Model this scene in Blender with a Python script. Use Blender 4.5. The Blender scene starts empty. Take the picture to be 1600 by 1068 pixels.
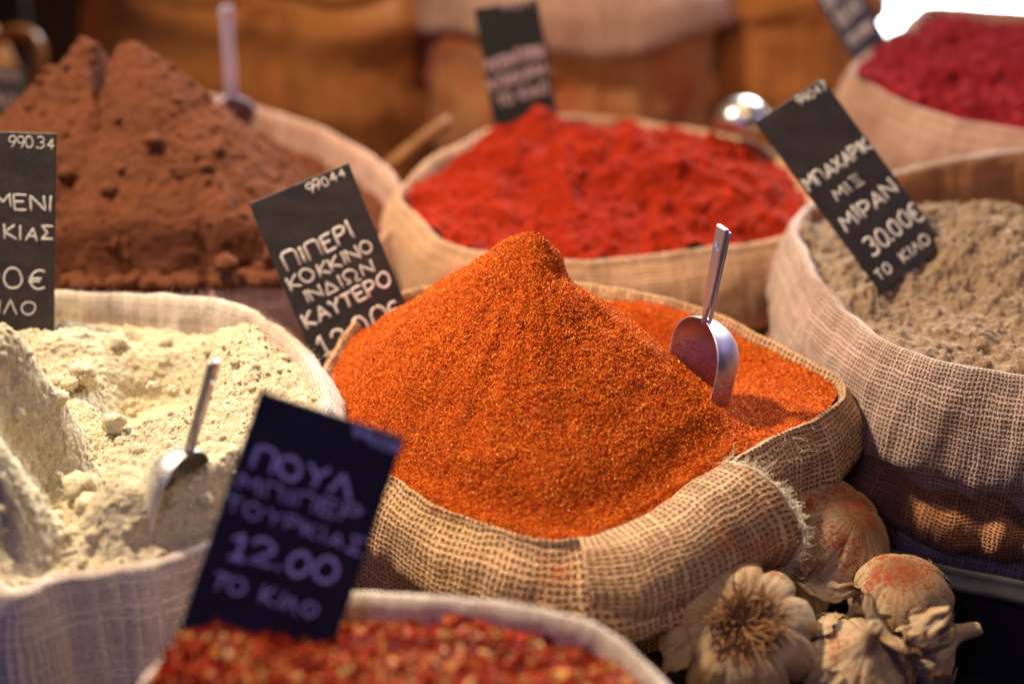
import bpy, math, random
import numpy as np
from mathutils import Vector, Matrix

random.seed(7)
RNG = np.random.default_rng(11)
S = bpy.context.scene
COL = S.collection

# ------------------------------------------------------------------ camera, light, exposure
CAM_H, PITCH, LENS = 0.95, math.radians(25), 50.0
cam = bpy.data.cameras.new('camera')
cam.lens = LENS; cam.sensor_width = 36; cam.clip_start = 0.02; cam.clip_end = 100
cam.dof.use_dof = True; cam.dof.focus_distance = 1.19; cam.dof.aperture_fstop = 1.7
co = bpy.data.objects.new('camera', cam); COL.objects.link(co)
co.location = (0, 0, CAM_H); co.rotation_euler = (math.radians(90) - PITCH, 0, 0)
S.camera = co

w = bpy.data.worlds.new('World'); S.world = w; w.use_nodes = True
w.node_tree.nodes['Background'].inputs[0].default_value = (0.85, 0.52, 0.38, 1)
w.node_tree.nodes['Background'].inputs[1].default_value = 0.012
S.view_settings.view_transform = 'Standard'; S.view_settings.look = 'None'
S.view_settings.exposure = -0.35; S.view_settings.gamma = 1.0
S.view_settings.use_curve_mapping = False

def lamp(name, loc, target, power, size, color, size_y=None, spread=None):
    d = bpy.data.lights.new(name, 'AREA'); d.energy = power; d.color = color
    d.shape = 'RECTANGLE' if size_y else 'DISK'; d.size = size
    if size_y: d.size_y = size_y
    if spread: d.spread = math.radians(spread)
    o = bpy.data.objects.new(name, d); COL.objects.link(o); o.location = loc
    o.rotation_euler = (Vector(target) - Vector(loc)).to_track_quat('-Z', 'Y').to_euler()
    return o
lamp('stall_lamp', (-0.80, 1.46, 1.72), (0.0, 1.2, 0.4), 23, 0.14, (1.0, 0.80, 0.57), None, 92)
lamp('back_stall_lamp', (0.30, 2.00, 1.80), (0.10, 2.1, 0.4), 9.5, 0.18, (1.0, 0.66, 0.38))
lamp('front_warm_fill', (0.45, 0.74, 1.90), (0.2, 0.98, 0.35), 7.5, 0.14, (1.0, 0.72, 0.46))  # added warm fill for the front cuffs and garlic, no visible source
lamp('daylight_opening', (1.9, 1.2, 1.5), (0.3, 1.2, 0.4), 6, 0.9, (0.66, 0.55, 1.0), 0.9)
lamp('front_blue_fill', (-0.9, -0.9, 1.9), (-0.25, 0.78, 0.42), 1.8, 1.0, (0.38, 0.36, 1.0), 0.8, 60)  # added blue fill, aimed and narrowed onto the front sign
lamp('street_daylight', (2.6, 7.0, 3.6), (2.2, 6.2, 0.0), 2600, 2.5, (0.92, 0.96, 1.0), 2.5, 120)

# ------------------------------------------------------------------ helpers: projection
CP, SP = math.cos(PITCH), math.sin(PITCH)
FPX = LENS / 36 * 1600
FWD = np.array([0, CP, -SP]); UP = np.array([0, SP, CP]); RIGHT = np.array([1.0, 0, 0])
EYE = np.array([0, 0, CAM_H])
def ray(u, v):
    return FWD + RIGHT * ((u - 800) / FPX) + UP * (-(v - 534) / FPX)
def at_z(u, v, z):
    d = ray(u, v); return EYE + d * ((z - CAM_H) / d[2])
def at_t(u, v, t):
    return EYE + ray(u, v) * t

# ------------------------------------------------------------------ helpers: noise
_P = np.random.default_rng(3).permutation(256); _P = np.concatenate([_P, _P, _P])
_G = np.random.default_rng(5).normal(size=(256, 3)); _G /= np.linalg.norm(_G, axis=1)[:, None]
def perlin(p):
    pi = np.floor(p).astype(np.int64); f = p - pi; pi &= 255
    u = f * f * f * (f * (f * 6 - 15) + 10)
    out = 0
    for i in (0, 1):
        wx = u[:, 0] if i else 1 - u[:, 0]
        a = _P[pi[:, 0] + i]
        for j in (0, 1):
            wy = u[:, 1] if j else 1 - u[:, 1]
            b = _P[a + pi[:, 1] + j]
            for k in (0, 1):
                wz = u[:, 2] if k else 1 - u[:, 2]
                g = _G[_P[b + pi[:, 2] + k] & 255]
                out = out + wx * wy * wz * ((f - np.array([i, j, k])) * g).sum(1)
    return out * 1.5
def fbm(p, scale, octaves=4, gain=0.5, off=0.0):
    q = p * scale + off; a = 1; s = 0
    for _ in range(octaves):
        s = s + a * perlin(q); q = q * 2.03 + 17.3; a *= gain
    return s
def sstep(a, b, x):
    t = np.clip((x - a) / (b - a), 0, 1); return t * t * (3 - 2 * t)
def smax(a, b, k):
    h = np.clip(0.5 + 0.5 * (a - b) / k, 0, 1); return b * (1 - h) + a * h + k * h * (1 - h)

# ------------------------------------------------------------------ helpers: meshes and objects
def mesh_from(name, V, F, uv=None, smooth=True, mats=(), midx=None):
    """V (n,3); F an (m,3|4) array or a list of such arrays."""
    Fs = F if isinstance(F, list) else [F]
    Fs = [np.asarray(f, dtype=np.int32) for f in Fs if len(f)]
    me = bpy.data.meshes.new(name)
    me.vertices.add(len(V)); me.vertices.foreach_set('co', np.asarray(V, dtype=np.float32).ravel())
    loops = np.concatenate([f.ravel() for f in Fs])
    tot = np.concatenate([np.full(len(f), f.shape[1], dtype=np.int32) for f in Fs])
    start = np.concatenate([[0], np.cumsum(tot)[:-1]]).astype(np.int32)
    me.loops.add(len(loops)); me.loops.foreach_set('vertex_index', loops)
    me.polygons.add(len(tot)); me.polygons.foreach_set('loop_start', start)
    me.polygons.foreach_set('loop_total', tot)
    me.polygons.foreach_set('use_smooth', np.full(len(tot), smooth, dtype=bool) if isinstance(smooth, bool) else smooth)
    if midx is not None: me.polygons.foreach_set('material_index', midx.astype(np.int32))
    if uv is not None:
        l = me.uv_layers.new(name='UVMap'); l.data.foreach_set('uv', np.asarray(uv, dtype=np.float32)[loops].ravel())
    for m in mats: me.materials.append(m)
    me.update(calc_edges=True); me.validate()
    return me
class Geo:
    """collects pieces into one mesh"""
    def __init__(s): s.V = []; s.F = []; s.M = []; s.Sm = []; s.n = 0
    def add(s, V, F, m=0, smooth=True):
        V = np.asarray(V, float); Fs = F if isinstance(F, list) else [F]
        for f in Fs:
            f = np.asarray(f, dtype=np.int64)
            s.F.append(f + s.n); s.M.append(np.full(len(f), m)); s.Sm.append(np.full(len(f), smooth))
        s.V.append(V); s.n += len(V)
    def mesh(s, name, mats):
        return np.concatenate(s.V), s.F, np.concatenate(s.M), np.concatenate(s.Sm)
def link(name, me, loc=(0, 0, 0), parent=None):
    o = bpy.data.objects.new(name, me); COL.objects.link(o)
    if parent is not None: o.parent = parent
    o.location = loc
    return o
def build(name, V, F, mats, base=(0, 0, 0), parent=None, uv=None, smooth=True, midx=None):
    V = np.asarray(V, float) - np.asarray(base, float)
    me = mesh_from(name, V, F, uv, smooth, mats, midx)
    return link(name, me, (0, 0, 0) if parent is not None else base, parent)
def build_geo(name, g, mats, base=(0, 0, 0), parent=None):
    V, F, M, Sm = g.mesh(name, mats)
    return build(name, V, F, mats, base, parent, None, Sm, M)
def tag(o, label=None, cat=None, group=None, kind=None):
    if label: o['label'] = label
    if cat: o['category'] = cat
    if group: o['group'] = group
    if kind: o['kind'] = kind
    return o
def thing(name, loc, label, cat, group=None):
    o = bpy.data.objects.new(name, None); COL.objects.link(o); o.location = loc; o.empty_display_size = 0.03
    return tag(o, label, cat, group)
def grid_faces(nr, nc, wrap=True):
    i = np.arange(nr - 1)[:, None]; j = np.arange(nc if wrap else nc - 1)[None, :]
    j2 = (j + 1) % nc
    return np.stack([i * nc + j, i * nc + j2, (i + 1) * nc + j2, (i + 1) * nc + j], -1).reshape(-1, 4)
def tube(path, r, k=8, flat=None, nrm=None, cap=True):
    """swept tube along path (n,3); r scalar or (n,); flat squashes it along nrm"""
    P = np.asarray(path, float); n = len(P)
    T = np.gradient(P, axis=0); T /= np.linalg.norm(T, axis=1)[:, None] + 1e-12
    N0 = np.array(nrm if nrm is not None else (0.3, 0.2, 1.0), float)
    A = np.cross(T, N0); A /= np.linalg.norm(A, axis=1)[:, None] + 1e-12
    B = np.cross(A, T)
    r = np.broadcast_to(np.asarray(r, float), (n,))
    a = np.arange(k) * 2 * math.pi / k
    fl = 1.0 if flat is None else flat
    V = P[:, None] + (A[:, None] * np.cos(a)[None, :, None] + B[:, None] * np.sin(a)[None, :, None] * fl) * r[:, None, None]
    V = V.reshape(-1, 3); F = [grid_faces(n, k)]
    if cap:
        V = np.concatenate([V, P[:1] - T[:1] * r[0] * .6, P[-1:] + T[-1:] * r[-1] * .6])
        j = np.arange(k); j2 = (j + 1) % k
        F.append(np.stack([np.full(k, n * k), j2, j], -1))
        F.append(np.stack([np.full(k, n * k + 1), (n - 1) * k + j, (n - 1) * k + j2], -1))
    return V, F
def catmull(P, n, closed=True):
    P = np.asarray(P, float); m = len(P)
    out = []
    segs = m if closed else m - 1
    tt = np.linspace(0, 1, 40, endpoint=False)[:, None]
    for i in range(segs):
        if closed: p0, p1, p2, p3 = P[i - 1], P[i], P[(i + 1) % m], P[(i + 2) % m]
        else: p0, p1, p2, p3 = P[max(i - 1, 0)], P[i], P[i + 1], P[min(i + 2, m - 1)]
        out.append(0.5 * (2 * p1 + (p2 - p0) * tt + (2 * p0 - 5 * p1 + 4 * p2 - p3) * tt ** 2 + (3 * p1 - p0 - 3 * p2 + p3) * tt ** 3))
    D = np.concatenate(out)
    if not closed: D = np.concatenate([D, P[-1:]])
    E = np.concatenate([D, D[:1]]) if closed else D
    s = np.concatenate([[0], np.cumsum(np.linalg.norm(np.diff(E[:, :3], axis=0), axis=1))])
    q = np.linspace(0, s[-1], n, endpoint=not closed)
    return np.stack([np.interp(q, s, E[:, c]) for c in range(E.shape[1])], 1), s[-1]

# ------------------------------------------------------------------ helpers: materials
class NT:
    def __init__(s, name):
        s.m = bpy.data.materials.new(name); s.m.use_nodes = True; s.t = s.m.node_tree
        s.b = s.t.nodes['Principled BSDF']
    def n(s, typ, **kw):
        x = s.t.nodes.new(typ)
        for k, v in kw.items(): setattr(x, k, v)
        return x
    def l(s, a, b): s.t.links.new(a, b)
    def val(s, x, sock):
        if hasattr(x, 'links'): s.l(x, sock)
        else: sock.default_value = x
    def math(s, op, a, b=None, c=None, clamp=False):
        x = s.n('ShaderNodeMath', operation=op); x.use_clamp = clamp
        s.val(a, x.inputs[0])
        if b is not None: s.val(b, x.inputs[1])
        if c is not None: s.val(c, x.inputs[2])
        return x.outputs[0]
    def noise(s, scale, detail=4, rough=0.55, vec=None, dist=0.0):
        x = s.n('ShaderNodeTexNoise'); x.inputs['Scale'].default_value = scale
        x.inputs['Detail'].default_value = detail; x.inputs['Roughness'].default_value = rough
        x.inputs['Distortion'].default_value = dist
        s.l(vec if vec is not None else s.obj(), x.inputs['Vector']); return x.outputs['Fac']
    def obj(s):
        if not hasattr(s, '_o'): s._o = s.n('ShaderNodeTexCoord')
        return s._o.outputs['Object']
    def uv(s):
        s.obj(); return s._o.outputs['UV']
    def ramp(s, fac, stops, interp='LINEAR'):
        x = s.n('ShaderNodeValToRGB'); x.color_ramp.interpolation = interp
        e = x.color_ramp.elements
        while len(e) < len(stops): e.new(0.5)
        for el, (p, c) in zip(e, stops):
            el.position = p; el.color = (*c, 1) if len(c) == 3 else c
        s.l(fac, x.inputs[0]); return x.outputs[0]
    def mix(s, fac, a, b, mode='MIX'):
        x = s.n('ShaderNodeMix', data_type='RGBA', blend_type=mode)
        s.val(fac, x.inputs[0])
        for v, k in ((a, 6), (b, 7)):
            if hasattr(v, 'links'): s.l(v, x.inputs[k])
            else: x.inputs[k].default_value = (*v, 1)
        return x.outputs[2]
    def rng(s, x, a, b, c=0.0, d=1.0):
        r = s.n('ShaderNodeMapRange'); r.clamp = True; s.l(x, r.inputs[0])
        for k, v in zip((1, 2, 3, 4), (a, b, c, d)): r.inputs[k].default_value = v
        return r.outputs[0]
    def bump(s, h, strength, dist, prev=None):
        x = s.n('ShaderNodeBump'); x.inputs['Strength'].default_value = strength
        x.inputs['Distance'].default_value = dist; s.l(h, x.inputs['Height'])
        if prev is not None: s.l(prev, x.inputs['Normal'])
        return x.outputs[0]
    def done(s, color, rough=0.8, metal=0.0, normal=None, spec=0.3):
        s.val(color if hasattr(color, 'links') else (*color, 1), s.b.inputs['Base Color'])
        s.val(rough, s.b.inputs['Roughness']); s.b.inputs['Metallic'].default_value = metal
        s.b.inputs['Specular IOR Level'].default_value = spec
        if normal is not None: s.l(normal, s.b.inputs['Normal'])
        return s.m

def burlap(name, thread, gap, pitch=0.0042, dust=None, dust_amt=0.0, dust_scale=9, bump=0.9, gapw=0.42, fuzz=0.25):
    k = NT(name)
    sep = k.n('ShaderNodeSeparateXYZ')
    # wobble the threads
    nz = k.n('ShaderNodeTexNoise'); nz.inputs['Scale'].default_value = 16; nz.inputs['Detail'].default_value = 5; nz.inputs['Roughness'].default_value = 0.62
    k.l(k.uv(), nz.inputs['Vector'])
    vm = k.n('ShaderNodeVectorMath', operation='MULTIPLY_ADD'); k.l(nz.outputs['Color'], vm.inputs[0])
    vm.inputs[1].default_value = (pitch * 3.2,) * 3; k.l(k.uv(), vm.inputs[2])
    k.l(vm.outputs[0], sep.inputs[0])
    a = k.math('MULTIPLY', sep.outputs[0], math.pi / pitch); b = k.math('MULTIPLY', sep.outputs[1], math.pi / pitch)
    sa, sb = k.math('SINE', a), k.math('SINE', b)
    def per_thread(x, w_):
        wn = k.n('ShaderNodeTexWhiteNoise', noise_dimensions='2D'); cmb = k.n('ShaderNodeCombineXYZ')
        k.l(k.math('FLOOR', k.math('DIVIDE', x, math.pi)), cmb.inputs[0]); cmb.inputs[1].default_value = w_
        k.l(cmb.outputs[0], wn.inputs['Vector']); return wn.outputs['Value']
    ra_, rb_ = per_thread(a, 1.5), per_thread(b, 7.5)
    ha = k.math('MULTIPLY', k.math('ABSOLUTE', sa), k.math('MULTIPLY_ADD', ra_, 0.34, 0.80))          # across-thread profiles
    hb = k.math('MULTIPLY', k.math('ABSOLUTE', sb), k.math('MULTIPLY_ADD', rb_, 0.34, 0.80))
    ca = k.math('COSINE', a); cb = k.math('COSINE', b)
    par = k.math('MULTIPLY', k.math('SINE', k.math('MULTIPLY', a, 1.0)), k.math('SINE', k.math('MULTIPLY', b, 1.0)))
    wa = k.math('MULTIPLY_ADD', par, 0.22, 0.74); wb = k.math('MULTIPLY_ADD', par, -0.22, 0.74)
    h = k.math('MAXIMUM', k.math('MULTIPLY', ha, wa), k.math('MULTIPLY', hb, wb))
    thick = k.noise(120, 3, 0.6, k.uv())
    gm = k.math('MAXIMUM', ha, hb)
    edge = k.math('MULTIPLY_ADD', thick, 0.5, gapw - 0.25 + 0.25)
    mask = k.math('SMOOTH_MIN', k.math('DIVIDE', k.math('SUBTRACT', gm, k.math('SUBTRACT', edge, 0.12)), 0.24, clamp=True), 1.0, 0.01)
    var = k.noise(420, 3, 0.7, k.uv()); big = k.noise(14, 4, 0.6)
    tcol = k.ramp(var, [(0.3, tuple(x * 0.62 for x in thread)), (0.5, thread), (0.72, tuple(min(1, x * 1.35) for x in thread))])
    tcol = k.mix(k.rng(big, 0.35, 0.7, 0.0, 0.45), tcol, tuple(x * y for x, y in zip(thread, (0.72, 0.66, 0.58))))
    thr = k.math('MULTIPLY_ADD', k.math('MAXIMUM', k.math('MULTIPLY', ra_, ha), k.math('MULTIPLY', rb_, hb)), 0.5, 0.76)
    tcol = k.mix(1.0, tcol, thr, 'MULTIPLY')
    c = k.mix(mask, gap, tcol)  # dark gap colour paints in the shade between the threads
    st = k.noise(7, 5, 0.6); c = k.mix(k.rng(st, 0.50, 0.72, 0, .55), c, tuple(x * y for x, y in zip(thread, (0.42, 0.33, 0.26))))
    if dust:
        dn = k.noise(dust_scale, 6, 0.68); dm = k.rng(dn, 0.62 - dust_amt, 0.80 - dust_amt * 0.6)
        c = k.mix(k.math('MULTIPLY', dm, 0.85), c, dust)
    hh = k.math('MULTIPLY_ADD', var, fuzz, k.math('MULTIPLY', h, mask))
    k.b.inputs['Sheen Weight'].default_value = 0.10; k.b.inputs['Sheen Roughness'].default_value = 0.6
    return k.done(c, 0.92, 0, k.bump(hh, bump, pitch * 0.55), 0.15)

def powder(name, c0, c1, c2, fine=900, big=18, bump=0.6, dist=0.0012, rough=0.95, mid=140):
    k = NT(name)
    n1 = k.noise(fine, 3, 0.7); n2 = k.noise(big, 5, 0.6); n3 = k.noise(mid, 4, 0.65)
    c = k.ramp(n1, [(0.32, c0), (0.5, c1), (0.7, c2)])
    c = k.mix(k.rng(n2, 0.35, 0.68, 0.0, 0.5), c, c0)
    h = k.math('MULTIPLY_ADD', n1, 0.5, n3)
    return k.done(c, rough, 0, k.bump(h, bump, dist), 0.12)

def grains(name, stops, rough=0.6, spec=0.35):
    k = NT(name)
    g = k.n('ShaderNodeNewGeometry')
    c = k.ramp(g.outputs['Random Per Island'], stops)
    n = k.noise(700, 3, 0.6)
    c = k.mix(0.25, c, k.ramp(n, [(0.3, (0.3, 0.3, 0.3)), (0.7, (1, 1, 1))]), 'MULTIPLY')
    return k.done(c, rough, 0, k.bump(n, 0.3, 0.0006), spec)

def flat_mat(name, color, rough=0.7, metal=0.0, var=0.25, scale=40, bump=0.15, dist=0.001, spec=0.3):
    k = NT(name)
    n = k.noise(scale, 5, 0.6)
    c = k.ramp(n, [(0.3, tuple(x * (1 - var) for x in color)), (0.7, tuple(min(1, x * (1 + var)) for x in color))])
    r = k.rng(n, 0.2, 0.8, max(0.03, rough - 0.12), min(1, rough + 0.12))
    return k.done(c, r, metal, k.bump(n, bump, dist), spec)

TH = (0.46, 0.33, 0.20)
M = {}
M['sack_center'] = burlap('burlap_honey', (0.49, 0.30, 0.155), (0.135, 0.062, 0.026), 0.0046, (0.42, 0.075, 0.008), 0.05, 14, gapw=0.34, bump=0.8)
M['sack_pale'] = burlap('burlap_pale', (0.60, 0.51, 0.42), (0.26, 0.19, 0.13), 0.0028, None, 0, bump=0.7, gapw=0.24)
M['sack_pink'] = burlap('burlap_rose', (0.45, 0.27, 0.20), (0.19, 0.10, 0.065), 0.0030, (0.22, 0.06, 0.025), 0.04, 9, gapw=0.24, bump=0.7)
M['sack_shade'] = burlap('burlap_pale_shaded', (0.30, 0.17, 0.12), (0.13, 0.065, 0.045), 0.0030, None, 0.0, 9, gapw=0.24, bump=0.7)  # pale sack's body, darkened to carry the shade below its cuff
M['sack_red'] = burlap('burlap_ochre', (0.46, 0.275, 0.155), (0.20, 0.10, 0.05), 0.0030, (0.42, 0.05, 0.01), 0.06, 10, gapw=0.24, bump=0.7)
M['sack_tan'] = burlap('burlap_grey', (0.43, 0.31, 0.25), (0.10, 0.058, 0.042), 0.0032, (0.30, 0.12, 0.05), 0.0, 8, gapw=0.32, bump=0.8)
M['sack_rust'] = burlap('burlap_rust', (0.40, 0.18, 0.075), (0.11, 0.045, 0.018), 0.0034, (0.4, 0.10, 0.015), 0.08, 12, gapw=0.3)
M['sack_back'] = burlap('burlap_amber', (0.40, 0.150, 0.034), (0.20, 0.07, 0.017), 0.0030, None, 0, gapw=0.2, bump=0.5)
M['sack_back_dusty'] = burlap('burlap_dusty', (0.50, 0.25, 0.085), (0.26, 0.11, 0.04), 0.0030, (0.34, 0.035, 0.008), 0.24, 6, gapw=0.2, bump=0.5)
M['fibre'] = flat_mat('jute_fibre', (0.62, 0.50, 0.34), 0.8)
M['fibre_pale'] = flat_mat('pale_jute_fibre', (0.72, 0.66, 0.58), 0.8)

M['orange'] = powder('hot_pepper_powder', (0.28, 0.032, 0.003), (0.44, 0.068, 0.005), (0.56, 0.11, 0.009), 600, 16, 0.7, 0.002)
M['orange_grain'] = grains('pepper_grain', [(0.0, (0.17, 0.012, 0.002)), (0.25, (0.38, 0.042, 0.003)), (0.6, (0.52, 0.086, 0.005)), (0.86, (0.74, 0.22, 0.014)), (0.988, (0.78, 0.30, 0.03)), (1.0, (0.85, 0.62, 0.28))], 0.8, 0.12)
M['white'] = powder('cream_powder', (0.42, 0.34, 0.20), (0.60, 0.52, 0.35), (0.74, 0.68, 0.52), 420, 14, 1.0, 0.0030)
M['cocoa'] = powder('cocoa_powder', (0.075, 0.022, 0.009), (0.13, 0.042, 0.019), (0.20, 0.076, 0.040), 500, 15, 0.9, 0.003)
M['red'] = powder('paprika_powder', (0.14, 0.005, 0.001), (0.29, 0.016, 0.002), (0.42, 0.036, 0.003), 400, 20, 0.9, 0.004)
M['purple'] = powder('sumac_powder', (0.17, 0.006, 0.010), (0.32, 0.015, 0.024), (0.45, 0.04, 0.045), 350, 30, 1.0, 0.006)
M['tan'] = powder('ground_spice_powder', (0.17, 0.105, 0.060), (0.27, 0.185, 0.118), (0.38, 0.29, 0.21), 450, 16, 0.9, 0.003)
M['flake_bed'] = powder('chilli_bed', (0.10, 0.008, 0.004), (0.20, 0.02, 0.006), (0.30, 0.05, 0.01), 300, 30)
M['flake'] = grains('chilli_flake', [(0.0, (0.11, 0.005, 0.003)), (0.22, (0.28, 0.010, 0.004)), (0.58, (0.46, 0.028, 0.006)), (0.80, (0.58, 0.11, 0.012)), (0.86, (0.60, 0.32, 0.07)), (0.96, (0.74, 0.50, 0.16)), (1.0, (0.8, 0.62, 0.3))], 0.6, 0.2)

# ------------------------------------------------------------------ builders
def contour_px(ctrl, n=520):
    """ctrl rows: u, v, z, cuff, flare, drop"""
    P = []
    for u, v, z, c, f, d in ctrl:
        p = at_z(u, v, z); P.append([p[0], p[1], z, c, f, d])
    return contour_w(P, n)
def contour_w(P, n=520):
    P = np.asarray(P, float)
    x, y = P[:, 0], P[:, 1]
    if np.sum(x * np.roll(y, -1) - np.roll(x, -1) * y) < 0: P = P[::-1]
    C, per = catmull(P, n)
    C[:, 3] = np.clip(C[:, 3], 0.0, None)
    return C, per
def ring(cx, cy, rx, ry, z, cuff, flare, drop, tilt=0.0, lump=0.06, seed=0, n=14):
    r = np.random.default_rng(seed); out = []
    for i in range(n):
        a = i * 2 * math.pi / n; k = 1 + r.normal() * lump * 0.5
        out.append([cx + rx * k * math.cos(a), cy + ry * k * math.sin(a), z + tilt * math.sin(a) + r.normal() * 0.004, cuff * (1 + r.normal() * 0.1), flare, drop])
    return out
def normals(C, sm=9):
    T = np.roll(C[:, :2], -3, 0) - np.roll(C[:, :2], 3, 0)
    N = np.stack([T[:, 1], -T[:, 0]], 1)
    for _ in range(sm): N = (np.roll(N, 1, 0) + N * 2 + np.roll(N, -1, 0)) / 4
    return N / np.linalg.norm(N, axis=1)[:, None]
def loft(C, per, N, prof, absz=None, wr=0.004, wscale=14, seed=0.0, stretch=0.35, sag=0.0):
    """prof: (k, n, 2) offsets along the normal and dz for each contour point"""
    k, n = prof.shape[:2]
    X = C[None, :, 0] + N[None, :, 0] * prof[:, :, 0]
    Y = C[None, :, 1] + N[None, :, 1] * prof[:, :, 0]
    Z = C[None, :, 2] + prof[:, :, 1]
    V = np.stack([X, Y, Z], -1).reshape(-1, 3)
    q = V * np.array([1, 1, stretch])
    d = fbm(q, wscale, 4, 0.5, seed) * wr + fbm(V, wscale * 3.1, 3, 0.5, seed + 9) * wr * 0.22
    NN = np.broadcast_to(N[None], (k, n, 2)).reshape(-1, 2)
    dep = np.clip(-prof[:, :, 1] / 0.05, 0, 1.6).reshape(-1)
    d = d + fbm(V * np.array([1, 1, .25]), 15, 3, .5, seed + 77) * wr * 0.9 * dep
    if sag: d = d + fbm(V * np.array([.55, .55, 1.5]), 7, 3, .45, seed + 55) * sag
    V[:, :2] += NN * d[:, None]
    V[:, 2] += fbm(V, wscale * 0.8, 3, 0.5, seed + 31) * wr * 0.5
    G = V.reshape(k, n, 3)
    vl = np.concatenate([[0], np.cumsum(np.linalg.norm(np.diff(G, axis=0), axis=2).mean(1))])
    uu = np.arange(n) / n * per
    UV = np.stack(np.broadcast_arrays(uu[None, :], vl[:, None]), -1).reshape(-1, 2)
    return V, UV
def dense(pr, k):
    """pr: list of (off array, dz array) -> (k, n, 2) smooth profile"""
    P = np.stack([np.stack(np.broadcast_arrays(a, b), -1) for a, b in pr])
    m, n = P.shape[:2]
    flat_ = P.reshape(m, -1)
    tt = np.linspace(0, m - 1, k); i = np.clip(tt.astype(int), 0, m - 2); f = (tt - i)[:, None]
    g = lambda j: flat_[np.clip(j, 0, m - 1)]
    p0, p1, p2, p3 = g(i - 1), g(i), g(i + 1), g(i + 2)
    return (0.5 * (2 * p1 + (p2 - p0) * f + (2 * p0 - 5 * p1 + 4 * p2 - p3) * f ** 2 + (3 * p1 - p0 - 3 * p2 + p3) * f ** 3)).reshape(k, n, 2)
def faces_seam(k, n):
    return grid_faces(k, n, True)
def wrap_cols(V, UV, k, n, per):
    """duplicate the first column so the UV seam is clean"""
    V = V.reshape(k, n, 3); UV = UV.reshape(k, n, 2)
    V = np.concatenate([V, V[:, :1]], 1)
    e = UV[:, :1].copy(); e[:, :, 0] = per
    UV = np.concatenate([UV, e], 1)
    return V.reshape(-1, 3), UV.reshape(-1, 2), grid_faces(k, n + 1, False)
def fibres(C, N, count, length, rad, seed, zoff=0.0, window=None):
    r = np.random.default_rng(seed); g = Geo()
    n = len(C)
    idx = np.arange(n) if window is None else np.where(window(C))[0]
    if len(idx) == 0: return None
    for _ in range(count):
        i = r.choice(idx); s = abs(r.normal()) * 0.25
        p = np.array([C[i, 0], C[i, 1], C[i, 2]])
        nn = np.array([N[i, 0], N[i, 1], 0]); tn = np.array([-N[i, 1], N[i, 0], 0])
        h = min(s, 0.9) * max(C[i, 3], 0.03)
        p = p + nn * (0.008 + C[i, 4] * h / max(C[i, 3], 0.03) * 0.9 + 0.004) + np.array([0, 0, -h + 0.001])
        if h < 0.012: p = p - nn * 0.006
        d = nn * r.uniform(0.0, 0.9) + tn * r.normal() * 0.7 + np.array([0, 0, r.normal() * 0.5 + 0.35])
        d /= np.linalg.norm(d); L = length * r.uniform(0.3, 1.25)
        path = []
        cur = d.copy(); q = p - d * 0.002
        c1 = r.normal(size=3) * 0.45
        for j in range(6):
            path.append(q.copy()); q = q + cur * L / 5; cur = cur + c1 * 0.6 + r.normal(size=3) * 0.2; cur /= np.linalg.norm(cur)
        V, F = tube(path, np.linspace(1, 0.5, 6) * rad * r.uniform(0.7, 1.2), 3, cap=False)
        g.add(V, F)
    return g
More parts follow.
